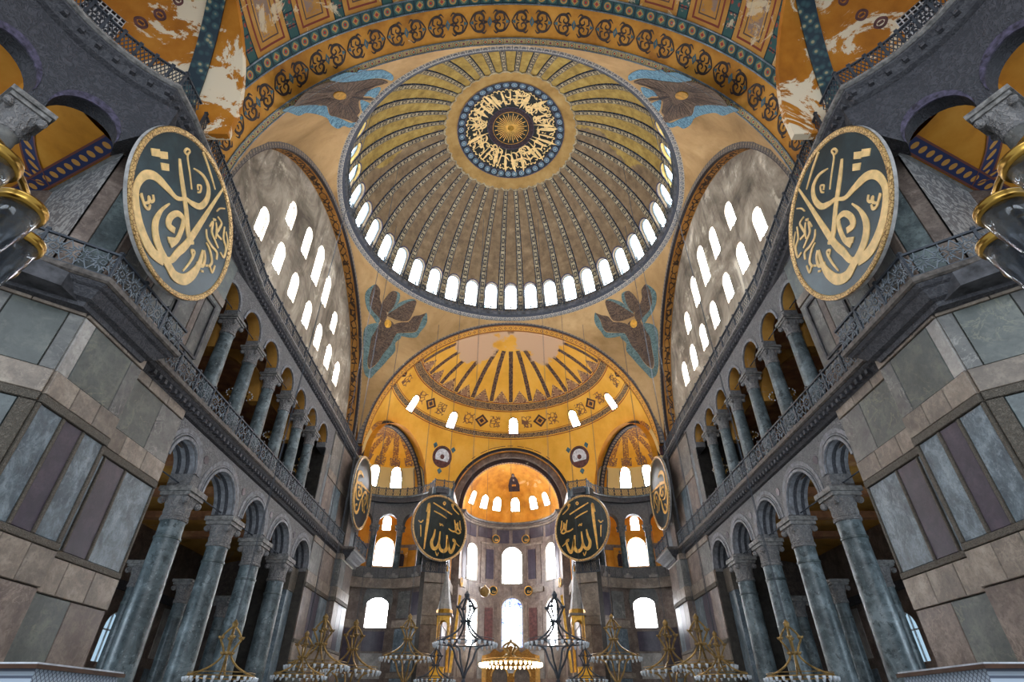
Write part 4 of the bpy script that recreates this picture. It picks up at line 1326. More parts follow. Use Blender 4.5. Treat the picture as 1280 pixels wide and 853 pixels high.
# ---- apse
AC = (0, 67.0)
ap = lambda u, v_, t: (AC[0] + (6.1 + t)*sin(radians(u)), AC[1] + (6.1 + t)*cos(radians(u)), v_)
root = empty('wall_apse')
AWIN = [(1.5, 12, 15.8, 18.95, 'pane'), (-53.6, 8.6, 15.8, 19.2, 'pane'), (56, 8.6, 15.8, 19.2, 'pane'),
        (1.5, 12, 8.7, 12.85, 'pane_stained'), (-51, 8.6, 8.7, 12.7, 'pane'), (54, 8.6, 8.7, 12.7, 'pane')]
AH = [archpts(a, h, z0, zs, 12, radians(h)*6.1) for a, h, z0, zs, mt in AWIN]
MB().plate([(-92, 0), (92, 0), (92, 23.3), (-92, 23.3)], AH, 0, .9, ap, frange(-88, 90, 4)).build('apse_wall', M['brown'], root)
for (a, h, z0, zs, mt), hl in zip(AWIN, AH):
    wf = MB().plate(archpts(a, h + 2.4, z0 - .2, zs, 12, radians(h + 2.4)*6.1), [hl], -.06, .02, ap, frange(a - 12, a + 12.1, 4)).build('window', M['beige'], root)
    MB().plate(hl, [], .5, .55, lambda u, v_, t, a=a, z0=z0: ap(u, v_, t), frange(a - 8, a + 8.1, 4)).build('pane', M['pane'] if mt == 'pane' else M['pane_stained'], wf)
    if mt == 'pane_stained':
        me = wf.children[0].data; uvl = me.uv_layers[0]
        for d in uvl.data: d.uv = (radians(d.uv[0] - a)*6.1, d.uv[1] - z0)
    if abs(a) > 20:
        for k in range(5): MB().tube([ap(a - h, z0 + .8*k + .5, .45), ap(a + h, z0 + .8*k + .5, .45)], .03, 5).build('glazing_bar', M['wood'], wf)
        for q in (-.35, .35): MB().tube([ap(a + q*h, z0, .45), ap(a + q*h, zs + .7, .45)], .03, 5).build('glazing_bar', M['wood'], wf)
for s in (-1, 1):
    for u0, u1, z0, z1, mt in ((16, 20, 15.6, 20.2, 'brown'), (21.5, 31.5, 16.2, 19.8, 'purple'), (33, 39, 15.6, 20.2, 'brown'), (16, 20, 8.7, 13.6, 'brown'), (21.5, 31.5, 9.2, 12.9, 'maroon'), (33, 39, 8.7, 13.6, 'brown'), (66, 76, 15.6, 20.2, 'purple'), (66, 76, 8.7, 13.6, 'brown'), (2, 18, 20.7, 22.4, 'purple'), (24, 44, 21.2, 22.5, 'purple'), (48, 76, 21, 22.5, 'purple'), (16, 40, 5.5, 8.3, 'pale'), (44, 78, 5.5, 8.3, 'beige')):
        a, b = (u0, u1) if s > 0 else (-u1, -u0)
        curved(MB(), ap, a, b, z0, z1, -.05, .02, 4).build(P_, M[mt], root)
for z0, z1, t, mt in ((14.6, 15.15, .16, 'beige'), (20.35, 20.6, .1, 'beige'), (8.3, 8.6, .12, 'beige')):
    for u0, u1 in ((-90, -66), (-40, -14.5), (17.5, 42), (68, 90)):
        curved(MB(), ap, u0, u1, z0, z1, -t, .02, 4).build(B_, M[mt], root)
for z0, z1, t, mt in ((22.55, 22.8, .2, 'beige'), (22.8, 23.05, .35, 'brown'), (23.05, 23.3, .5, 'grey')):
    curved(MB(), ap, -91, 91, z0, z1, -t, .1, 4).build('apse_cornice', M[mt], root)
struct(root, 'curved apse wall of brown and purple marble with six tall windows')

root = empty('ceiling_apse')
fa = semidome(Vector((0, 67, 23.4)), 6.15, 1, 0)
aw = [-62.5, -38.8, -19.2, 6.3, 32.5, 55.4]
AH = [archpts(a, 5.4, 14.5, 25.5, 8, 5.2) for a in aw]
MB().plate([(-90, -1), (90, -1), (90, 88), (-90, 88)], AH, 0, .5, fa, frange(-84, 86, 6), frange(6, 84, 6)).build('apse_shell', M['gold_apse'], root, 50)
for a, hl in zip(aw, AH):
    wf = MB().plate(archpts(a, 6.3, 13.8, 25.5, 8, 6.1), [hl], -.03, .03, fa).build('window', M['grey'], root)
    MB().plate(hl, [], .38, .42, fa).build('pane', M['pane'], wf)
struct(root, 'small gold half-dome over the apse with a row of little windows')
m_ = empty('seated_figure_mosaic')
def fig(pts, mt, t, nm):
    MB().plate([(6 + a*12, 51 + b*9.6) for a, b in pts], [], -t, -t + .02, fa).build(nm, M[mt], m_)
fig([(-.75, -1.25), (.75, -1.25), (.9, -.4), (.75, .5), (.45, .95), (-.45, .95), (-.75, .5), (-.9, -.4)], 'robe', .05, 'robe')
fig([(-.3, -.9), (.3, -.9), (.35, .1), (.2, .4), (-.2, .4), (-.35, .1)], 'gold_vault', .08, 'child_robe')
fig([(.34*cos(2*pi*k/14), 1.2 + .34*sin(2*pi*k/14)) for k in range(14)], 'robe', .06, 'veil')
fig([(.2*cos(2*pi*k/12), 1.18 + .24*sin(2*pi*k/12)) for k in range(12)], 'beige', .09, 'face')
fig([(.16*cos(2*pi*k/12), .45 + .18*sin(2*pi*k/12)) for k in range(12)], 'beige', .1, 'child_face')
fig([(-1.2, -1.75), (1.2, -1.75), (1.1, -1.3), (-1.1, -1.3)], 'gold_apse', .05, 'footstool')
tag(m_, 'dark-robed seated figure in mosaic on the gold apse half-dome', 'mosaic')

# ------------------------------------------------------------------ columns
def capital_mesh(z0, z1, r0, half, leaves=12):
    def fn(i, j):
        a = 2*pi*i
        sq = 1 / max(abs(cos(a)), abs(sin(a)))
        k = j**1.6
        r = r0*(1 - k) + half*k*(1*(1 - k*.85) + sq*.85*k)
        bump = .07*r0*max(0, sin(leaves*a + (pi if j > .45 else 0)))*sin(pi*min(1, (j % .46)/.46))
        return (( r + bump)*cos(a), (r + bump)*sin(a), z0 + (z1 - z0)*j), (0, 0)
    return MB().grid(fn, 96, 18)
def make_column(name, r0, r1, zn, zc, zt, half, shaft, base=True):
    """base on z = 0; neck zn, capital zn..zc, abacus zc..zt"""
    t = empty(name)
    if base:
        b = MB().box((-r0*1.35, -r0*1.35, 0), (r0*1.35, r0*1.35, .28))
        b.build('plinth', M['pale'], t)
        MB().lathe([(0, .28), (r0*1.3, .28), (r0*1.34, .36), (r0*1.26, .46), (r0*1.12, .5), (r0*1.1, .58), (r0*1.18, .66), (r0*1.1, .74), (r0, .78), (0, .78)], 32).build('base', M['pale'], t, 40)
    z0 = .76 if base else 0
    MB().lathe([(r0, z0)] + [(r0 + (r1 - r0)*k**1.4, z0 + (zn - z0)*k) for k in [i/12 for i in range(1, 13)]], 40).build('shaft', M[shaft], t, 40)
    MB().lathe([(r1, zn - .12), (r1*1.13, zn - .09), (r1*1.16, zn), (r1*1.08, zn + .05), (r1*1.13, zn + .1), (r1, zn + .15)], 36).build('neck_ring', M['capital'], t, 40)
    if zn > 6: MB().lathe([(r1*1.0, zn - .95), (r1*1.1, zn - .93), (r1*1.1, zn - .83), (r1*1.0, zn - .81)], 36).build('collar_ring', M['verde_dark'], t, 40)
    capo = capital_mesh(zn + .1, zc, r1*1.02, half*.86).build('capital', M['capital'], t, 35)
    for sx in (-1, 1):
        for sy in (-1, 1):
            c = Vector((sx*half*.8, sy*half*.8, zc - (zc - zn)*.2)); d = Vector((sx, sy, 0)).normalized(); q = Vector((-sy, sx, 0)).normalized()
            rr = (zc - zn)*.17
            MB().tube([c - q*rr*.7, c - q*rr*.35, c + q*rr*.35, c + q*rr*.7], [rr*.6, rr, rr, rr*.6], 14).build('volute', M['capital'], capo)
    ab = MB()
    ab.box((-half*.98, -half*.98, zc), (half*.98, half*.98, zc + (zt - zc)*.45))
    ab.box((-half*1.1, -half*1.1, zc + (zt - zc)*.45), (half*1.1, half*1.1, zt))
    ab.build('abacus', M['cornice_edge'], t)
    return t
ORD = ['first', 'second', 'third', 'fourth', 'fifth', 'sixth']
gc = make_column('arcade_column', .62, .54, 9.5, 10.5, 10.92, .72, 'verde')
for i, y in enumerate(COLY):
    c = gc if i == 0 else copy_tree(gc)
    c.location = (-16.15, y, 0)
    tag(c, f'tall green marble column of the ground arcade, {ORD[i]} from the purple-panelled pier', 'column', 'ground arcade columns', 'thing')
    mirror(c)
uc = make_column('gallery_column', .42, .36, 5.1, 5.85, 6.12, .52, 'verde')
for i, y in enumerate(GY):
    c = uc if i == 0 else copy_tree(uc)
    c.location = (-16.0, y, 14.34)
    tag(c, f'green marble gallery column behind the railing, {ORD[i]} from the lettered roundel pier', 'column', 'upper gallery columns', 'thing')
    mirror(c)
ac = make_column('aisle_column', .42, .37, 7.6, 8.5, 8.8, .55, 'verde')
for i, (y, x) in enumerate(((31.2, -20.3), (36.0, -20.3), (41.5, -20.3))):
    c = ac if i == 0 else copy_tree(ac)
    c.location = (x, y, 0)
    tag(c, f'green marble column inside the aisle behind the {ORD[i]} arcade column', 'column', 'aisle columns', 'thing')
    mirror(c)
xcm = make_column('exedra_column', .36, .31, 4.6, 5.4, 5.72, .46, 'verde')
for i, a in enumerate((58, 85, 112.5, 140)):
    c = xcm if i == 0 else copy_tree(xcm)
    c.location = (EX.x + 6.15*cos(radians(a)), EX.y + 6.15*sin(radians(a)), 14.34)
    c.rotation_euler = (0, 0, radians(a))
    tag(c, f'slim green gallery column in the curved east niche, {ORD[i]} from the apse', 'column', 'east niche gallery columns', 'thing')
    mirror(c)
wcm = make_column('exedra_column', .44, .38, 3.3, 4.25, 4.62, .62, 'grey')
for i, a in enumerate((152.8, 176)):
    c = wcm if i == 0 else copy_tree(wcm)
    c.location = (WX[0] + 6.85*cos(radians(a)), WX[1] + 6.85*sin(radians(a)), 14.22)
    c.rotation_euler = (0, 0, radians(a))
    tag(c, f'grey column with carved capital under the peeling half-dome, {ORD[i]} from the roundel', 'column', 'west niche gallery columns', 'thing')
    mirror(c)
# pale slab standing at the arcade end
root = empty('pilaster', (-16.6, 42.6, 0))
MB().box((-.35, -.62, 0), (.35, .62, 9.4)).build('shaft', M['blue'], root)
MB().box((-.42, -.68, 9.4), (.42, .68, 11.0)).build('impost', M['bead'], root)
tag(root, 'pale blue speckled marble pilaster ending the ground arcade', 'pilaster', 'arcade end pilasters')
mirror(root)

# ------------------------------------------------------------------ railings
_lat = {}
def lattice(L, h, kind):
    key = (round(L, 2), h, kind)
    if key in _lat: return _lat[key]
    mb = MB(); w = .035
    def seg(a, b, ww=w): mb.bar((a[0], 0, a[1]), (b[0], 0, b[1]), ww, .03, (0, 1, 0))
    if kind == 'star':
        nx = max(1, round(L / (h*.72))); cw = L/nx; chh = h
        for i in range(nx):
            for j in range(1):
                cx, cz = (i+.5)*cw, (j+.5)*chh; r = min(cw, chh)*.5
                S = [(cx + r*(.98 if k % 2 == 0 else .52)*cos(pi*k/8), cz + r*(.98 if k % 2 == 0 else .52)*sin(pi*k/8)) for k in range(16)]
                for k in range(16): seg(S[k], S[(k+1) % 16], .042)
                for k in range(8): seg((cx + r*.98*cos(pi*k/4), cz + r*.98*sin(pi*k/4)), (cx + cw*.5*(1 if cos(pi*k/4) > .1 else -1 if cos(pi*k/4) < -.1 else 0), cz + chh*.5*(1 if sin(pi*k/4) > .1 else -1 if sin(pi*k/4) < -.1 else 0)), .035)
                for k in range(8): seg((cx + r*.5*cos(pi*k/4), cz + r*.5*sin(pi*k/4)), (cx + r*.98*cos(pi*k/4 + pi/8), cz + r*.98*sin(pi*k/4 + pi/8)), .03)
                for k in range(4): seg((cx + r*.3*cos(pi*k/2 + .4), cz + r*.3*sin(pi*k/2 + .4)), (cx + r*.3*cos(pi*(k+1)/2 + .4), cz + r*.3*sin(pi*(k+1)/2 + .4)), .03)
    elif kind == 'cross':
        nx = max(2, round(L / (h*.5))); cw = L/nx
        for i in range(nx):
            seg((i*cw, 0), ((i+1)*cw, h)); seg(((i+1)*cw, 0), (i*cw, h)); seg((i*cw, h*.5), ((i+.5)*cw, h)); seg(((i+.5)*cw, h), ((i+1)*cw, h*.5)); seg((i*cw, h*.5), ((i+.5)*cw, 0)); seg(((i+.5)*cw, 0), ((i+1)*cw, h*.5))
    me = mb.mesh('lattice_panel'); me.materials.append(M['iron_pale' if kind == 'star' else 'iron'])
    _lat[key] = me
    return me
def railing(name, path, z, h, bay, kind, inset=.12):
    root = empty(name)
    P = [Vector(p) for p in path]
    Q = []
    for i, p in enumerate(P):           # railing line set back from the slab edge
        a = (P[i] - P[i-1]).normalized() if i else (P[1] - P[0]).normalized()
        b = (P[i+1] - P[i]).normalized() if i < len(P)-1 else a
        na = Vector((a.y, -a.x)); nb = Vector((b.y, -b.x)); nn = (na + nb) / max(.35, 1 + na.dot(nb))
        Q.append(p - nn*inset)
    for rz, rw in ((z + .06, .07), (z + h, .1)):
        MB().sweep([tuple(q) for q in Q], [(-rw/2, rz - .04), (rw/2, rz - .04), (rw/2, rz + .04), (-rw/2, rz + .04)]).build('rail', M['iron'], root)
    for i in range(len(Q)-1):
        a, b = Q[i], Q[i+1]; L = (b - a).length
        n = max(1, round(L / bay)); d = (b - a)/L
        for k in range(n):
            p = a + d*(L*k/n)
            post = MB().box((-.05, -.05, 0), (.05, .05, h + .1)).box((-.07, -.07, h + .06), (.07, .07, h + .14))
            o = post.build('post', M['iron'], root, loc=(p.x, p.y, z)); o.rotation_euler.z = atan2(d.y, d.x)
            if L/n > .25:
                o = link('lattice_panel', lattice(L/n, h - .14, kind), root, (p.x, p.y, z + .1)); o.rotation_euler.z = atan2(d.y, d.x)
    return root
r1 = railing('balcony_railing', path1[:4], 14.35, 1.1, 1.55, 'star')
tag(r1, 'dark star-lattice railing round the balcony under the large roundel', 'railing', 'balcony railings')
mirror(r1)
r2 = railing('gallery_railing', path1[4:6], 14.35, 1.1, 1.6, 'star')
tag(r2, 'long dark star-lattice railing in front of the gallery columns', 'railing', 'long gallery railings')
mirror(r2)
r3 = railing('balcony_railing', path1[6:9], 14.35, 1.1, 1.5, 'star')
tag(r3, 'dark railing of the small balcony beside the curved east niche', 'railing', 'east balcony railings')
mirror(r3)
r4 = railing('upper_railing', path2[:12] + [(-13.85, 13.4)], 23.42, .95, .95, 'cross')
tag(r4, 'dark lattice railing curving along the cornice under the peeling half-dome', 'railing', 'curved west railings')
mirror(r4)
r5 = railing('upper_railing', [(-13.9, 13.95)] + path2[13:], 23.42, .95, 1.3, 'cross')
tag(r5, 'long dark lattice railing at the foot of the plaster window wall', 'railing', 'window wall railings')
mirror(r5)
ep = [(EX.x + 5.4*cos(radians(a)), EX.y + 5.4*sin(radians(a))) for a in range(160, 40, -9)] + [(-8.7, 59.2), (-6.6, 60.1), (-6.6, 61.6)]
r6 = railing('upper_railing', ep, 23.3, .95, .95, 'cross', .05)
tag(r6, 'dark lattice railing below the yellow half-dome windows of the east niche', 'railing', 'east niche upper railings')
mirror(r6)
r7 = railing('gallery_railing', [(-9.3, 59.25), (-6.75, 60.2), (-6.75, 62.5)], 14.28, 1.1, .8, 'cross', .0)
tag(r7, 'short lattice railing on the pier beside the spired pulpit', 'railing', 'pier railings')
mirror(r7)

# ------------------------------------------------------------------ traced ornament (disc radius 1; pendentive degrees)
SERAPH_E=dict(
 w1=[(-59.7, 41.7),(-56.9, 41.1),(-55.6, 39.5),(-53.5, 38.3),(-50.4, 37.2),(-49.0, 35.7),(-49.8, 34.1),(-52.0, 34.7),(-54.7, 35.2),(-57.4, 36.4),(-59.2, 38.6),(-59.9, 40.4)],
 w2=[(-52.1, 43.2),(-50.3, 43.1),(-49.1, 40.8),(-48.9, 38.9),(-49.7, 37.1),(-52.1, 37.7),(-53.3, 38.7),(-53.3, 41.1),(-52.8, 42.6)],
 w3=[(-41.8, 44.0),(-41.0, 42.2),(-40.8, 40.1),(-41.1, 37.9),(-43.8, 36.7),(-47.5, 36.3),(-49.3, 36.4),(-48.0, 38.6),(-46.2, 40.9),(-44.1, 43.0)],
 w4=[(-35.8, 41.9),(-37.7, 40.7),(-39.9, 39.6),(-40.9, 37.5),(-43.1, 36.6),(-45.4, 35.0),(-44.6, 33.7),(-42.8, 33.3),(-39.8, 34.6),(-37.1, 35.7),(-36.4, 37.4),(-36.6, 39.8)],
 w5=[(-50.0, 34.4),(-50.2, 33.0),(-50.4, 30.9),(-50.6, 28.7),(-49.8, 26.6),(-49.1, 24.5),(-48.5, 22.3),(-47.3, 20.8),(-46.3, 21.6),(-45.3, 23.6),(-44.6, 26.3),(-43.6, 29.1),(-43.4, 31.6),(-43.3, 33.3),(-45.4, 35.0),(-47.4, 35.5)],
 b1=[(-59.7, 41.7),(-60.7, 40.5),(-61.1, 38.4),(-60.0, 36.8),(-57.9, 35.3),(-55.7, 34.3),(-53.3, 33.7),(-51.3, 33.0),(-50.6, 33.9),(-52.0, 34.7),(-54.7, 35.2),(-57.4, 36.4),(-59.2, 38.6),(-59.9, 40.7)],
 b2=[(-52.1, 43.2),(-49.4, 43.5),(-48.0, 41.7),(-48.1, 40.3),(-48.9, 38.3),(-49.4, 37.0),(-49.0, 39.1),(-49.4, 40.7),(-50.3, 42.4)],
 b3=[(-49.5, 36.7),(-48.4, 39.1),(-47.3, 41.5),(-44.1, 43.8),(-41.8, 44.0),(-44.0, 42.9),(-46.1, 40.9),(-48.0, 38.6)],
 b4=[(-35.9, 42.1),(-34.4, 40.4),(-34.2, 38.4),(-35.2, 36.1),(-35.9, 34.2),(-38.6, 33.3),(-41.0, 32.9),(-42.3, 32.0),(-43.3, 32.9),(-40.6, 34.1),(-37.0, 35.5),(-36.3, 37.2),(-36.4, 39.4)],
 b5=[(-51.3, 33.0),(-53.5, 31.5),(-54.1, 29.6),(-52.8, 26.9),(-51.1, 24.4),(-49.6, 21.1),(-47.8, 18.6),(-45.8, 18.2),(-45.0, 19.7),(-43.5, 22.7),(-42.3, 25.5),(-41.2, 28.3),(-42.2, 30.4),(-41.0, 32.5),(-43.1, 33.0),(-43.5, 30.8),(-43.8, 28.6),(-44.6, 26.2),(-45.2, 23.5),(-46.2, 21.4),(-47.4, 20.5),(-48.6, 22.3),(-49.2, 24.4),(-49.9, 26.6),(-50.6, 28.7),(-50.4, 30.8),(-50.5, 32.9)],
 face=[(-46.5, 34.8),(-46.3, 34.2),(-46.5, 33.7),(-47.0, 33.3),(-47.6, 33.2),(-48.3, 33.4),(-48.8, 33.9),(-49.0, 34.4),(-48.9, 35.0),(-48.4, 35.4),(-47.7, 35.5),(-47.0, 35.3)],
)
SERAPH_W=dict(
 w1=[(-145.7, 17.4), (-145.8, 20.2), (-146.1, 22.3), (-145.6, 26.1), (-144.4, 30.4), (-144.5, 33.4), (-145.1, 35.9), (-146.0, 38.2), (-146.5, 40.9), (-146.1, 43.2), (-144.5, 42.0), (-142.9, 40.9), (-140.8, 40.8), (-138.8, 41.3), (-138.8, 42.7), (-138.9, 44.0), (-138.2, 44.3), (-138.0, 41.0), (-135.7, 42.1), (-133.4, 43.7), (-131.7, 43.7), (-130.2, 45.5), (-129.1, 44.3), (-130.2, 42.0), (-131.2, 39.4), (-132.1, 37.3), (-132.7, 35.9), (-135.8, 33.5), (-137.1, 30.4), (-137.9, 27.5), (-139.2, 23.6), (-140.8, 19.7)],
 b1=[(-146.8, 24.0), (-147.8, 25.3), (-148.4, 27.1), (-148.0, 30.9), (-149.1, 30.8), (-148.8, 33.8), (-149.6, 36.2), (-149.8, 38.4), (-148.9, 42.2), (-147.1, 43.6), (-147.0, 41.1), (-146.4, 38.4), (-145.2, 35.8), (-144.7, 33.2), (-144.6, 30.4), (-145.4, 27.5)],
 b2=[(-141.3, 18.5), (-139.0, 23.8), (-137.6, 28.4), (-136.5, 31.4), (-136.7, 32.5), (-132.6, 35.9), (-131.6, 38.1), (-130.2, 40.9), (-128.8, 43.6), (-129.7, 45.4), (-128.1, 45.5), (-127.0, 43.8), (-127.9, 41.9), (-127.0, 40.7), (-128.9, 38.1), (-131.3, 36.1), (-132.8, 33.7), (-134.1, 31.0), (-135.4, 27.7), (-135.2, 25.9), (-137.9, 21.5), (-142.5, 14.4)],
 b3=[(-139.6, 41.0), (-141.7, 41.0), (-143.5, 42.3), (-143.2, 43.4), (-140.8, 44.3), (-139.3, 44.2), (-139.7, 42.7)],
 b4=[(-137.8, 41.3), (-137.8, 42.2), (-136.8, 44.6), (-134.4, 45.4), (-133.4, 44.5), (-135.7, 42.7)],
 face=[(-139.8, 35.7), (-139.0, 36.1), (-138.5, 35.8), (-138.4, 34.9), (-138.7, 33.8), (-139.3, 32.6), (-140.1, 31.7), (-140.9, 31.3), (-141.3, 31.6), (-141.4, 32.5), (-141.1, 33.7), (-140.5, 34.9)],
)
CALL_NEAR=[
 ([0.031, 0.048, 0.082, 0.082, 0.068, 0.082, 0.095, 0.102, 0.095],[(-0.18, 0.1), (-0.28, -0.0), (-0.45, -0.04), (-0.65, -0.1), (-0.76, -0.22), (-0.78, -0.39), (-0.72, -0.53), (-0.56, -0.68), (-0.38, -0.77), (-0.2, -0.8), (-0.02, -0.75)]),
 ([0.014, 0.034, 0.075, 0.088, 0.082, 0.088, 0.102, 0.116, 0.102, 0.061, 0.027],[(-0.32, -0.15), (-0.37, -0.32), (-0.36, -0.5), (-0.27, -0.62), (-0.13, -0.69), (0.06, -0.73), (0.22, -0.75), (0.38, -0.66), (0.47, -0.48), (0.49, -0.29), (0.45, -0.11)]),
 ([0.034, 0.068, 0.088, 0.075, 0.048, 0.02],[(-0.08, -0.72), (0.06, -0.66), (0.11, -0.48), (0.17, -0.28), (0.22, 0.12), (0.26, 0.5), (0.31, 0.91)]),
 ([0.027, 0.054, 0.061, 0.061, 0.068, 0.061, 0.027],[(-0.5, 0.42), (-0.37, 0.29), (-0.23, 0.17), (-0.07, 0.03), (0.08, -0.13), (0.19, -0.21), (0.26, -0.18)]),
 ([0.014, 0.041, 0.061, 0.068, 0.061, 0.034],[(-0.26, 0.56), (-0.09, 0.65), (0.07, 0.63), (0.14, 0.49), (0.1, 0.3), (-0.03, 0.19), (-0.15, 0.14)]),
 ([0.061, 0.075, 0.061, 0.054, 0.054, 0.061],[(-0.08, -0.33), (-0.19, -0.36), (-0.22, -0.26), (-0.16, -0.13), (-0.05, -0.1), (0.0, -0.21), (0.01, -0.38), (-0.04, -0.52)]),
 ([0.017, 0.024, 0.02, 0.017, 0.014],[(-0.44, 0.58), (-0.49, 0.57), (-0.48, 0.64), (-0.43, 0.66), (-0.42, 0.57), (-0.28, 0.45), (-0.14, 0.32)]),
 ([0.031, 0.031, 0.024, 0.014],[(-0.26, 0.89), (-0.11, 0.85), (0.05, 0.79), (0.19, 0.73)]),
 ([0.017, 0.02, 0.02, 0.017],[(-0.05, 0.42), (-0.09, 0.46), (-0.04, 0.51), (-0.01, 0.44), (-0.04, 0.39)]),
 ([0.017, 0.027, 0.027, 0.02],[(-0.69, -0.44), (-0.61, -0.47), (-0.56, -0.41), (-0.59, -0.36), (-0.54, -0.38), (-0.52, -0.33), (-0.56, -0.29)]),
 ([0.02, 0.031, 0.02],[(-0.69, -0.42), (-0.58, -0.49), (-0.52, -0.47), (-0.53, -0.41)]),
 ([0.014, 0.027, 0.027, 0.014],[(0.3, -0.6), (0.34, -0.42), (0.34, -0.26), (0.28, -0.28), (0.33, -0.32)]),
 ([0.02, 0.034, 0.041, 0.034, 0.017],[(0.47, -0.09), (0.54, -0.16), (0.56, -0.27), (0.48, -0.32), (0.44, -0.32)]),
 ([0.017, 0.031, 0.031, 0.024],[(0.45, 0.02), (0.56, -0.0), (0.68, -0.09), (0.66, -0.19)]),
 ([0.017, 0.031, 0.031, 0.024],[(0.35, 0.16), (0.43, 0.08), (0.56, 0.07), (0.69, 0.09), (0.74, 0.01)]),
 ([0.017, 0.031, 0.024],[(0.38, 0.24), (0.4, 0.35), (0.45, 0.23), (0.55, 0.19), (0.68, 0.16)]),
 ([0.017, 0.031, 0.024],[(0.44, 0.49), (0.55, 0.49), (0.55, 0.38), (0.55, 0.29), (0.67, 0.31)]),
 ([0.017, 0.027, 0.031, 0.02],[(0.63, 0.51), (0.7, 0.36), (0.82, 0.3), (0.85, 0.16), (0.75, 0.15)]),
 ([0.014, 0.017, 0.014],[(0.38, 0.53), (0.41, 0.62), (0.49, 0.71)]),
 ([0.017, 0.02, 0.017],[(0.57, 0.22), (0.51, 0.34), (0.45, 0.4)]),
 ([0.017, 0.024, 0.02],[(0.66, -0.15), (0.76, -0.2), (0.76, -0.08)]),
 ([0.017, 0.02, 0.017],[(0.69, 0.48), (0.81, 0.39), (0.85, 0.25)]),
]
DOTS_NEAR=[
  [(-0.87, 0.09), (-0.78, 0.2), (-0.72, 0.14), (-0.81, 0.04)] ,
  [(-0.77, 0.18), (-0.68, 0.29), (-0.63, 0.23), (-0.71, 0.13)] ,
  [(-0.68, 0.1), (-0.59, 0.2), (-0.54, 0.14), (-0.62, 0.05)] ,
  [(-0.13, -0.48), (-0.03, -0.39), (0.02, -0.44), (-0.07, -0.52)] ,
  [(0.59, -0.22), (0.63, -0.18), (0.65, -0.2), (0.61, -0.24)] ,
  [(0.56, -0.34), (0.6, -0.31), (0.62, -0.33), (0.58, -0.36)] ,
  [(0.37, 0.39), (0.42, 0.43), (0.44, 0.41), (0.4, 0.37)] ,
]
CALL_FAR=[
 ([0.025, 0.062, 0.075, 0.069, 0.05, 0.025],[(-0.54, 0.37), (-0.47, 0.64), (-0.46, 0.32), (-0.48, -0.1), (-0.5, -0.44), (-0.51, -0.74)]),
 ([0.028, 0.034, 0.028],[(-0.32, 0.7), (0.04, 0.59), (0.4, 0.47)]),
 ([0.025, 0.031, 0.025],[(-0.27, 0.45), (-0.02, 0.39), (0.21, 0.31)]),
 ([0.031, 0.056, 0.075, 0.087, 0.075, 0.056, 0.031],[(-0.18, -0.1), (-0.21, -0.31), (-0.27, -0.49), (-0.22, -0.64), (-0.11, -0.66), (-0.02, -0.51), (0.01, -0.13)]),
 ([0.044, 0.075, 0.087, 0.075, 0.044],[(-0.01, -0.48), (0.06, -0.65), (0.19, -0.69), (0.29, -0.58), (0.29, -0.4), (0.26, -0.2)]),
 ([0.044, 0.069, 0.069, 0.044, 0.031],[(0.29, -0.31), (0.36, -0.56), (0.44, -0.69), (0.53, -0.56), (0.58, -0.35), (0.5, -0.29), (0.52, -0.36)]),
 ([0.025, 0.025, 0.016],[(0.54, -0.31), (0.64, -0.4), (0.75, -0.46)]),
 ([0.031, 0.031, 0.019],[(0.39, 0.78), (0.45, 0.66), (0.67, 0.52)]),
 ([0.025, 0.031, 0.025],[(0.39, 0.72), (0.37, 0.79), (0.44, 0.79), (0.41, 0.7)]),
 ([0.025, 0.028, 0.025],[(0.09, 0.82), (0.13, 0.78), (0.09, 0.72), (0.05, 0.76), (0.09, 0.82)]),
 ([0.025, 0.037, 0.031],[(0.31, 0.01), (0.4, -0.03), (0.53, -0.04), (0.63, 0.07), (0.59, 0.22)]),
 ([0.025, 0.037, 0.031],[(0.51, 0.32), (0.56, 0.12), (0.58, -0.07)]),
 ([0.025, 0.037, 0.037, 0.025],[(0.64, 0.26), (0.67, 0.08), (0.76, -0.02), (0.67, -0.08), (0.58, -0.03)]),
 ([0.022, 0.028, 0.022],[(0.71, 0.33), (0.74, 0.18), (0.78, 0.04)]),
 ([0.025, 0.031, 0.025],[(-0.79, 0.06), (-0.7, 0.02), (-0.63, 0.1)]),
 ([0.025, 0.031, 0.016],[(-0.71, -0.06), (-0.69, -0.14), (-0.66, -0.4)]),
 ([0.022, 0.028, 0.022],[(-0.03, 0.12), (0.0, 0.05), (0.04, 0.1), (0.1, 0.05)]),
 ([0.019, 0.025, 0.019],[(-0.11, -0.74), (-0.04, -0.85), (0.0, -0.76)]),
]


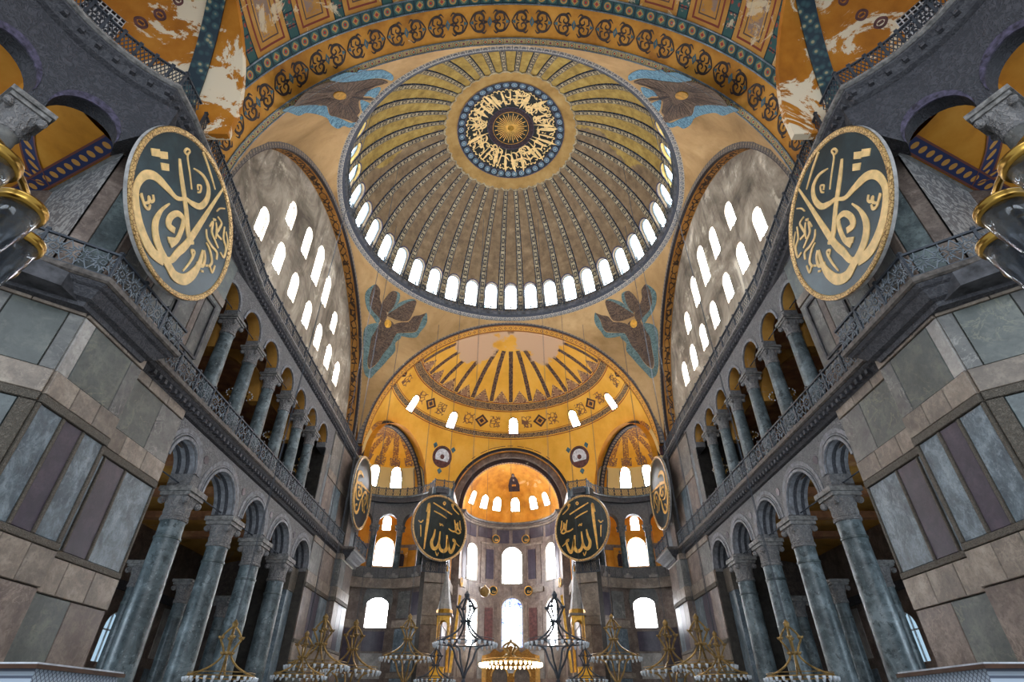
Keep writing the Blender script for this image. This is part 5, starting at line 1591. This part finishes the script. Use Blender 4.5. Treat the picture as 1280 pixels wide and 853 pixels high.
def roundel(name, C, R, az, strokes, dots, label, group, board, wscale=1., letter='letter', flip=False):
    t = empty(name, C, az)      # faces local -y
    fmp = lambda u, v_, d: (u*R*(-1 if flip else 1), -.12 - d, v_*R)
    MB().lathe([(0, 0), (R*.985, 0), (R*.985, .14), (0, .14)], 72).build('board', M[board], t, 40)
    t.children[0].rotation_euler = (pi/2, 0, 0)
    rim = MB(); n = 96
    prof = [(R*.93, .1), (R*.945, .2), (R*.985, .23), (R*1.0, .2), (R*1.0, .02), (R*.93, .02)]
    k = len(prof); vs_ = []
    for i in range(n):
        a = 2*pi*i/n
        for r, d in prof: vs_.append((r*cos(a), -d, r*sin(a)))
    rim.add(vs_, [(i*k + j, i*k + (j+1) % k, ((i+1) % n)*k + (j+1) % k, ((i+1) % n)*k + j) for i in range(n) for j in range(k)])
    rim.build('rim', M['rim'], t, 40)
    sd = MB(); vs_ = []
    for i in range(n):
        a = 2*pi*i/n
        for d in (-.0, .15): vs_.append((R*1.008*cos(a), -d, R*1.008*sin(a)))
    sd.add(vs_, [(i*2, i*2+1, ((i+1) % n)*2+1, ((i+1) % n)*2) for i in range(n)])
    sd.build('rim_side', M['rim_side'], t, 40)
    mb = MB()
    for wl, pts in strokes: mb.ribbon(pts, [a*wscale for a in wl], fmp, .02, .06, 6)
    for q in dots: mb.plate(q, [], .02, .06, fmp)
    mb.build('lettering', M[letter], t)
    tag(t, label, 'roundel', group)
    return t
NB = (-13.78, 15.29, 19.02)
ro = roundel('lettered_roundel', NB, 3.545, pi/2, CALL_NEAR, DOTS_NEAR, 'huge blue-green roundel with gold lettering and three diamond dots on the west pier', 'large west roundels', 'board', 1.18, 'letter_pale')
for yy in (-2.2, 2.2): MB().bar((yy, 0, 1.2), (yy, 1.25, 1.2), .08, .08).build('bracket', M['iron'], ro)
mirror(ro)
ro = roundel('lettered_roundel', (-7.75, 58.95, 18.72), 3.48, .68, CALL_FAR, [], 'dark green roundel with a tall gold letter stroke hanging beside the apse', 'roundels flanking the apse', 'black_green', 1.3)
mirror(ro)
ro = roundel('lettered_roundel', (-14.62, 50.9, 19.75), 3.46, pi/2, [(a, [(y*.9 - .05, x*.85) for x, y in p]) for a, p in CALL_NEAR[:10]], [], 'roundel turned edge-on, shining pale, on the pier by the east niche', 'side roundels', 'board')
mirror(ro)
for s in (-1, 1):
    for u, z in ((19.5, 21.15), (22, 14.85), (82, 14.9)):
        p = Vector(ap(s*u, z, -.17))
        t = empty('small_roundel', p, -radians(s*u))
        R = .5
        MB().tube([(0, 0, 0), (0, -.06, 0)], R, 28).build('board', M['black_green'], t)
        MB().tube([(R*cos(2*pi*k/32), -.06, R*sin(2*pi*k/32)) for k in range(32)], .055, 6, True).build('rim', M['gilt'], t, 40)
        mb = MB()
        for wl, pts in CALL_FAR[3:8]: mb.ribbon([(x + .05, y + .2) for x, y in pts], [a*1.4 for a in wl], lambda a, b, d: (a*R, -.06 - d, b*R), .005, .02, 3)
        mb.build('lettering', M['letter'], t)['kind'] = 'stuff'
        w_ = 'above the upper apse windows' if z > 20 else ('between the two rows of apse windows' if u < 40 else 'at the outer edge of the apse wall')
        tag(t, 'small dark roundel with gold rim ' + w_, 'roundel', 'small roundels ' + w_)

# ------------------------------------------------------------------ winged mosaics on the pendentives
def sp(u, v_, t):
    a = radians(u); b = radians(v_); r = PR - t
    return (r*cos(b)*sin(a), 34.2 + r*cos(b)*cos(a), 24.6 + r*sin(b))
def seraph(name, D, brown, blue, label, group):
    t = empty(name)
    for k, pts in D.items():
        if k == 'face':
            c = (sum(p[0] for p in pts)/len(pts), sum(p[1] for p in pts)/len(pts))
            MB().plate(pts, [], .05, .12, sp).build('face', M['gilt'], t)
            continue
        P = spline(pts, 3, True)
        a0, a1 = min(p[0] for p in P), max(p[0] for p in P); b0, b1 = min(p[1] for p in P), max(p[1] for p in P)
        h = .05 if k[0] == 'w' else .035
        MB().plate(P, [], .0, h, sp, frange(a0 + 3, a1, 3), frange(b0 + 3, b1, 3)).build('wing' if k[0] == 'w' else 'wing_edge', M[brown if k[0] == 'w' else blue], t)
        if k[0] == 'w':        # feather quills
            c = (sum(p[0] for p in pts)/len(pts), sum(p[1] for p in pts)/len(pts)); mb = MB()
            for p in P[::2]:
                mb.ribbon([(c[0] + (p[0]-c[0])*.35, c[1] + (p[1]-c[1])*.35), (c[0] + (p[0]-c[0])*.92, c[1] + (p[1]-c[1])*.92)], [.16, .05], sp, .05, .065, 2)
            mb.build('quill_lines', M['dark_ink'], t)['kind'] = 'stuff'
    tag(t, label, 'mosaic', group)
    return t
s1 = seraph('winged_mosaic', SERAPH_E, 'feather_brown', 'feather_teal', 'six-winged brown mosaic figure with gold face beside the yellow semidome arch', 'east winged mosaics')
mirror(s1)
s2 = seraph('winged_mosaic', SERAPH_W, 'feather_brown', 'feather_blue', 'brown winged mosaic edged in bright blue below the scroll-painted arch', 'west winged mosaics')
mirror(s2)

# ------------------------------------------------------------------ chandeliers
def chandelier(name, loc, R, H, nl, label, group, metal='bronze', chain=None, cups='crystal', lit=False, lower=True, cage=1.):
    t = empty(name, loc)
    MB().tube([(R*cos(2*pi*k/64), R*sin(2*pi*k/64), 0) for k in range(64)], R*.022, 6, True).build('ring', M[metal], t, 40)
    MB().tube([(R*.97*cos(2*pi*k/64), R*.97*sin(2*pi*k/64), R*.1) for k in range(64)], R*.012, 5, True).build('ring', M[metal], t, 40)
    for k in range(4):
        a = 2*pi*k/4 + .5
        up = spline([(R*.97, 0.05), (R*.7, R*.12), (R*.34, R*.32), (R*.12, R*.6), (R*.2, R*.85), (R*.3, R*1.05), (R*.16, R*1.28), (R*.03, R*1.4)], 4)
        MB().tube([(q[0]*cos(a), q[0]*sin(a), q[1]*cage) for q in up], R*.034, 6).build('arm', M[metal], t, 40)
        if lower:
            dn = spline([(R*.95, 0), (R*.6, -R*.06), (R*.42, -R*.2), (R*.3, -R*.5), (R*.1, -R*.8), (R*.02, -R*1.0)], 4)
            MB().tube([(q[0]*cos(a), q[0]*sin(a), q[1]) for q in dn], R*.034, 6).build('arm', M[metal], t, 40)
        for z, rr in (() if lit else ((R*.62, R*.12), (R*1.05, R*.3))):     # leafy knots on the arms
            mb = MB()
            for j in range(5):
                b = 2*pi*j/5
                c = Vector((rr*cos(a), rr*sin(a), z*cage)); d = Vector((cos(b), sin(b), .6)).normalized()
                mb.tube([c, c + d*R*.06, c + d*R*.12], [R*.03, R*.05, R*.005], 5)
            mb.build('leaf_knot', M[metal], t, 40)
    if lower:
        MB().lathe([(0, -R*1.2), (R*.05, -R*1.14), (R*.07, -R*1.08), (R*.03, -R*1.0), (R*.06, -R*.94), (0, -R*.9)], 12).build('finial', M[metal], t, 40)
    MB().lathe([(0, R*1.36*cage), (R*.08*cage, R*1.4*cage), (R*.1*cage, R*1.5*cage), (R*.04*cage, R*1.58*cage), (0, R*1.62*cage)], 12).build('crown', M[metal], t, 40)
    s = R*(.045 if lit else .058)
    lampm = MB().lathe([(0, -s*2.2), (s*.45, -s*1.9), (s*.8, -s*1.0), (s*.9, 0), (s*.7, 0), (0, -s*.2)], 10)
    me = lampm.mesh('lamp'); me.materials.append(M['bulb'] if lit else M[cups]); me.polygons.foreach_set('use_smooth', [True]*len(me.polygons))
    for k in range(nl):
        a = 2*pi*k/nl
        link('lamp', me, t, (R*1.05*cos(a), R*1.05*sin(a), -s*.2))
    if chain:
        rr = hypot(loc[0], loc[1] - 34.2)
        if chain > 22.5: chain = (DZ + sqrt(DR*DR - rr*rr) if rr < 15.2 else 24.6 + sqrt(PR*PR - rr*rr)) if loc[1] < 50 else CE.z + sqrt(RE*RE - loc[0]**2 - (loc[1] - CE.y)**2)
        for k in range(3):
            a = 2*pi*k/3
            MB().tube([(R*.03*cos(a), R*.03*sin(a), R*1.55*cage), (R*.01*cos(a), R*.01*sin(a), chain - loc[2])], .011, 4).build('chain', M['iron'], t)
    tag(t, label, 'chandelier', group)
    return t
NAVE = 'ring chandeliers hanging low in the nave'
c = chandelier('ring_chandelier', (-3.3, 44, 6.2), 2.15, 3, 30, 'dark leafy ring chandelier hanging in front of the side apse window', NAVE, 'iron', 40); mirror(c)
c = chandelier('ring_chandelier', (-8.3, 49, 5.7), 1.95, 3, 28, 'bronze ring chandelier hanging before the blue panels of the east niche', NAVE, 'bronze', 30); mirror(c)
c = chandelier('ring_chandelier', (-12.6, 40.5, 4.55), 1.9, 3, 28, 'bronze ring chandelier hanging in front of the east pier', NAVE, 'bronze', 24); mirror(c)
c = chandelier('ring_chandelier', (-12.4, 48, 4.75), 2.2, 3, 28, 'bronze ring chandelier hanging below the arched window of the east niche', NAVE, 'bronze', 24); mirror(c)
c = chandelier('ring_chandelier', (-12.2, 26.5, 3.15), 1.35, 3, 28, 'bronze ring chandelier hanging in front of the second arcade column', NAVE, 'bronze', 24, 'crystal', False, False); mirror(c)
c = chandelier('ring_chandelier', (-11.9, 35.3, 3.7), 1.4, 3, 24, 'bronze ring chandelier hanging in front of the fourth arcade column', NAVE, 'bronze', 40, 'crystal', False, False); mirror(c)
c = chandelier('ring_chandelier', (-5.75, 47.6, 4.15), 1.45, 3, 24, 'low ring chandelier hanging below the spired pulpit', NAVE, 'iron', 30); mirror(c)
c = chandelier('lit_chandelier', (0, 57, 5.9), 2.7, 3, 40, 'glowing ring chandelier with lit bulbs in front of the gilded prayer niche', None, 'bronze', 40, 'crystal', True, False, .45)
gch = 'small crystal chandeliers in the side galleries'
for y, z, w_ in ((28.9, 18.2, 'between the second and third gallery columns'), (34.9, 18.2, 'between the fourth and fifth gallery columns'), (40.5, 18.0, 'by the end of the gallery')):
    c = chandelier('crystal_chandelier', (-16.85, y, z), .72, 2, 18, 'small gilt crystal chandelier hanging ' + w_, gch, 'brass', 22.2, 'crystal'); mirror(c)
# big glass lamp cups of the chandeliers close by
t = empty('glass_lamp_chandelier', (-2.45, 1.1, 3.3))
MB().tube([(.6*cos(2*pi*k/64), .6*sin(2*pi*k/64), .1) for k in range(64)], .014, 8, True).build('ring', M['brass'], t, 40)
cup = MB().lathe([(0, -.26), (.02, -.255), (.035, -.2), (.062, -.1), (.078, 0), (.073, 0), (.057, -.1), (.03, -.2), (0, -.235)], 28)
cme = cup.mesh('glass_cup'); cme.materials.append(M['glass']); cme.polygons.foreach_set('use_smooth', [True]*len(cme.polygons))
rme = MB().lathe([(.075, -.022), (.086, -.02), (.09, -.008), (.084, 0), (.09, .008), (.086, .02), (.076, .022), (.072, 0), (.075, -.022)], 28).mesh('cup_rim'); rme.materials.append(M['brass']); rme.polygons.foreach_set('use_smooth', [True]*len(rme.polygons))
for k in range(17):
    a = 2*pi*k/17 + .1
    q = link('glass_cup', cme, t, (.62*cos(a), .62*sin(a), .0))
    link('cup_rim', rme, q, (0, 0, .01))
for k in range(3):
    a = radians(150 + 40*k)
    MB().tube([(.6*cos(a), .6*sin(a), .1), (0, 0, 2.2), (0, 0, 26)], .0016, 4).build('chain', M['iron'], t)
tag(t, 'close glass-cup ring lamp with brass rims hanging at eye level', 'chandelier', 'close glass-cup ring lamps')
mirror(t)

# ------------------------------------------------------------------ furniture at the east end
t = empty('spired_pulpit', (-6.5, 58, 0))
for sx in (-1, 1):
    for sy in (-1, 1):
        MB().tube([(sx*.5, sy*.5, 5.2), (sx*.5, sy*.5, 9.6)], .09, 10).build('post', M['gilt'], t, 40)
MB().box((-.75, -.75, 4.6), (.75, .75, 5.2)).build('platform', M['beige'], t)
MB().box((-.62, -.62, 0), (.62, .62, 4.6)).build('pedestal', M['beige'], t)
def arched(sgn, ax):
    ol = [(-.62, 9.0), (-.42, 9.0)] + [(-.42*cos(pi*k/10), 9.0 + .5*sin(pi*k/10)) for k in range(1, 10)] + [(.42, 9.0), (.62, 9.0), (.62, 9.9), (-.62, 9.9)]
    fm = (lambda u, v_, q: (u, sgn*(.56 + q), v_)) if ax else (lambda u, v_, q: (sgn*(.56 + q), u, v_))
    MB().plate(ol, [], 0, .06, fm).build('canopy_arch', M['gilt'], t)
for sgn in (-1, 1): arched(sgn, True); arched(sgn, False)
MB().box((-.82, -.82, 9.9), (.82, .82, 10.1)).build('canopy_cornice', M['beige'], t)
MB().lathe([(.8, 10.1), (.8, 10.45), (.72, 10.5)], 8).build('spire_drum', M['gilt'], t)
MB().lathe([(.72, 10.5), (.5, 11.6), (.28, 12.9), (.08, 14.0), (0, 14.02)], 8).build('spire', M['pale'], t)
MB().lathe([(.05, 14.0), (.12, 14.15), (.05, 14.3), (.09, 14.42), (.03, 14.55), (0, 14.9)], 10).build('finial', M['gilt'], t, 40)
mb = MB(); mb.add([(.75, -.3, 5.2), (1.0, -.3, 5.2), (1.55, .2, 11.8), (1.3, .2, 11.9), (.75, -.2, 5.2), (1.0, -.2, 5.2), (1.55, .3, 11.8), (1.3, .3, 11.9)], [(0,1,2,3),(7,6,5,4),(0,4,5,1),(1,5,6,2),(2,6,7,3),(3,7,4,0)])
mb.build('leaning_side_panel', M['gilt'], t)
for k in range(14):
    sb = MB().box((-.5, -.75 - .32*(k+1), 0), (.5, -.75 - .32*k, 4.6 - .32*k)); sb.build('step', M['stone_dark'], t)
tag(t, 'tall marble pulpit with gilt canopy and pointed spire before the apse pier', 'pulpit', 'spired pulpits')
mirror(t)

t = empty('prayer_niche', (0, 70.4, 0))
MB().plate([(-3.2, 0), (3.2, 0), (3.2, 7.6), (2.4, 7.8), (1.9, 8.3), (1.2, 7.9), (.5, 8.35), (0, 8.6), (-.5, 8.35), (-1.2, 7.9), (-1.9, 8.3), (-2.4, 7.8), (-3.2, 7.6)], [archpts(-1.25, .85, 2.0, 5.6, 12), archpts(1.25, .85, 2.0, 5.6, 12)], 0, -.5, lambda u, v_, q: (u, q, v_)).build('carved_front', M['carved_gilt'], t)
for s in (-1, 1):
    MB().plate(archpts(s*1.25, .85, 2.0, 5.6, 12), [], -.02, .08, lambda u, v_, q: (u, q, v_)).build('niche_back', M['brown'], t)
    MB().arc((s*1.25, -.5, 5.6), (1, 0, 0), (0, -1, 0), .85, 1.02, 0, .08, seg=24).build('niche_arch', M['letter'], t)
    MB().box((s*3.0 - .25, -.62, 0), (s*3.0 + .25, -.45, 7.6)).build('side_pilaster', M['letter'], t)
    MB().lathe([(0, 0), (.14, .2), (.05, .5), (0, 1.0)], 8, (s*1.9, -.25, 8.25)).build('pinnacle', M['gilt'], t)
MB().box((-3.3, -.66, 7.0), (3.3, -.4, 7.25)).build('gilt_cornice', M['letter'], t)
MB().box((-.42, -.56, 5.9), (.42, -.5, 6.3)).build('plaque', M['cloth_white'], t)
tag(t, 'gilded prayer niche with two arched panels below the stained-glass window', 'niche')

t = empty('gold_box', (-6.12, 51.6, 0))
MB().tube([(0, 0, 0), (0, 0, 4.2)], .09, 10).build('post', M['iron'], t)
MB().box((-.55, -.35, 4.2), (.55, .35, 5.15)).build('body', M['gold_box'], t)
MB().box((-.6, -.4, 5.15), (.6, .4, 5.24)).build('lid', M['gilt'], t)
MB().box((-.6, -.4, 4.6), (.6, .4, 4.66)).build('divider', M['gilt'], t)
tag(t, 'bright gold box on a post below the spired pulpit', 'box', 'gold boxes')
mirror(t)

t = empty('gold_icon', (EX.x + 9.2*cos(radians(87)), EX.y + 9.2*sin(radians(87)), 16.2), radians(87 - 90))
MB().box((-.7, -.08, 0), (.7, 0, 2.2)).build('panel', M['gold_apse'], t)
MB().plate([(-.32, .1), (.32, .1), (.36, 1.2), (.2, 1.5), (-.2, 1.5), (-.36, 1.2)], [], -.12, -.08, lambda u, v_, q: (u, q, v_)).build('robe', M['robe'], t)
MB().plate([(.15*cos(2*pi*k/12), 1.72 + .18*sin(2*pi*k/12)) for k in range(12)], [], -.13, -.08, lambda u, v_, q: (u, q, v_)).build('face', M['brown'], t)
tag(t, 'gold panel with a dark standing figure on the niche gallery wall', 'icon', 'gallery icons')
mirror(t)

t = empty('hanging_globe', (-2.87, 64, 13.2))
MB().lathe([(.55*sin(pi*k/20), -.55*cos(pi*k/20)) for k in range(21)], 28).build('globe', M['bronze'], t, 60)
MB().tube([(0, 0, .55), (0, 0, 19.6)], .015, 5).build('chain', M['iron'], t)
MB().lathe([(.1, .5), (.14, .58), (.05, .68), (0, .7)], 12).build('cap', M['brass'], t, 40)
tag(t, 'silvery hanging globe beside a small roundel in the apse', 'ornament')

t = empty('display_cabinet', (-6.45, 8.2, 0))
MB().box((-.85, -.82, .0), (.8, .82, .15)).build('plinth', M['wood'], t)
MB().box((-.8, -.78, .15), (.76, .78, 1.95)).build('body', M['wood'], t)
MB().box((-.86, -.84, 1.95), (.84, .84, 1.99)).build('moulding', M['wood'], t)
MB().box((-.82, -.8, 1.99), (.82, .82, 2.19)).build('lattice_frieze', M['lattice_white'], t)
MB().box((-.9, -.88, 2.19), (.88, .88, 2.235)).build('cornice', M['wood'], t)
MB().box((-.88, -.86, 2.235), (.86, .86, 2.255)).build('top', M['cloth_white'], t)
tag(t, 'tall cabinet with pale lattice frieze and brown cornice below the marble pier', 'cabinet', 'lattice cabinets')
mirror(t)
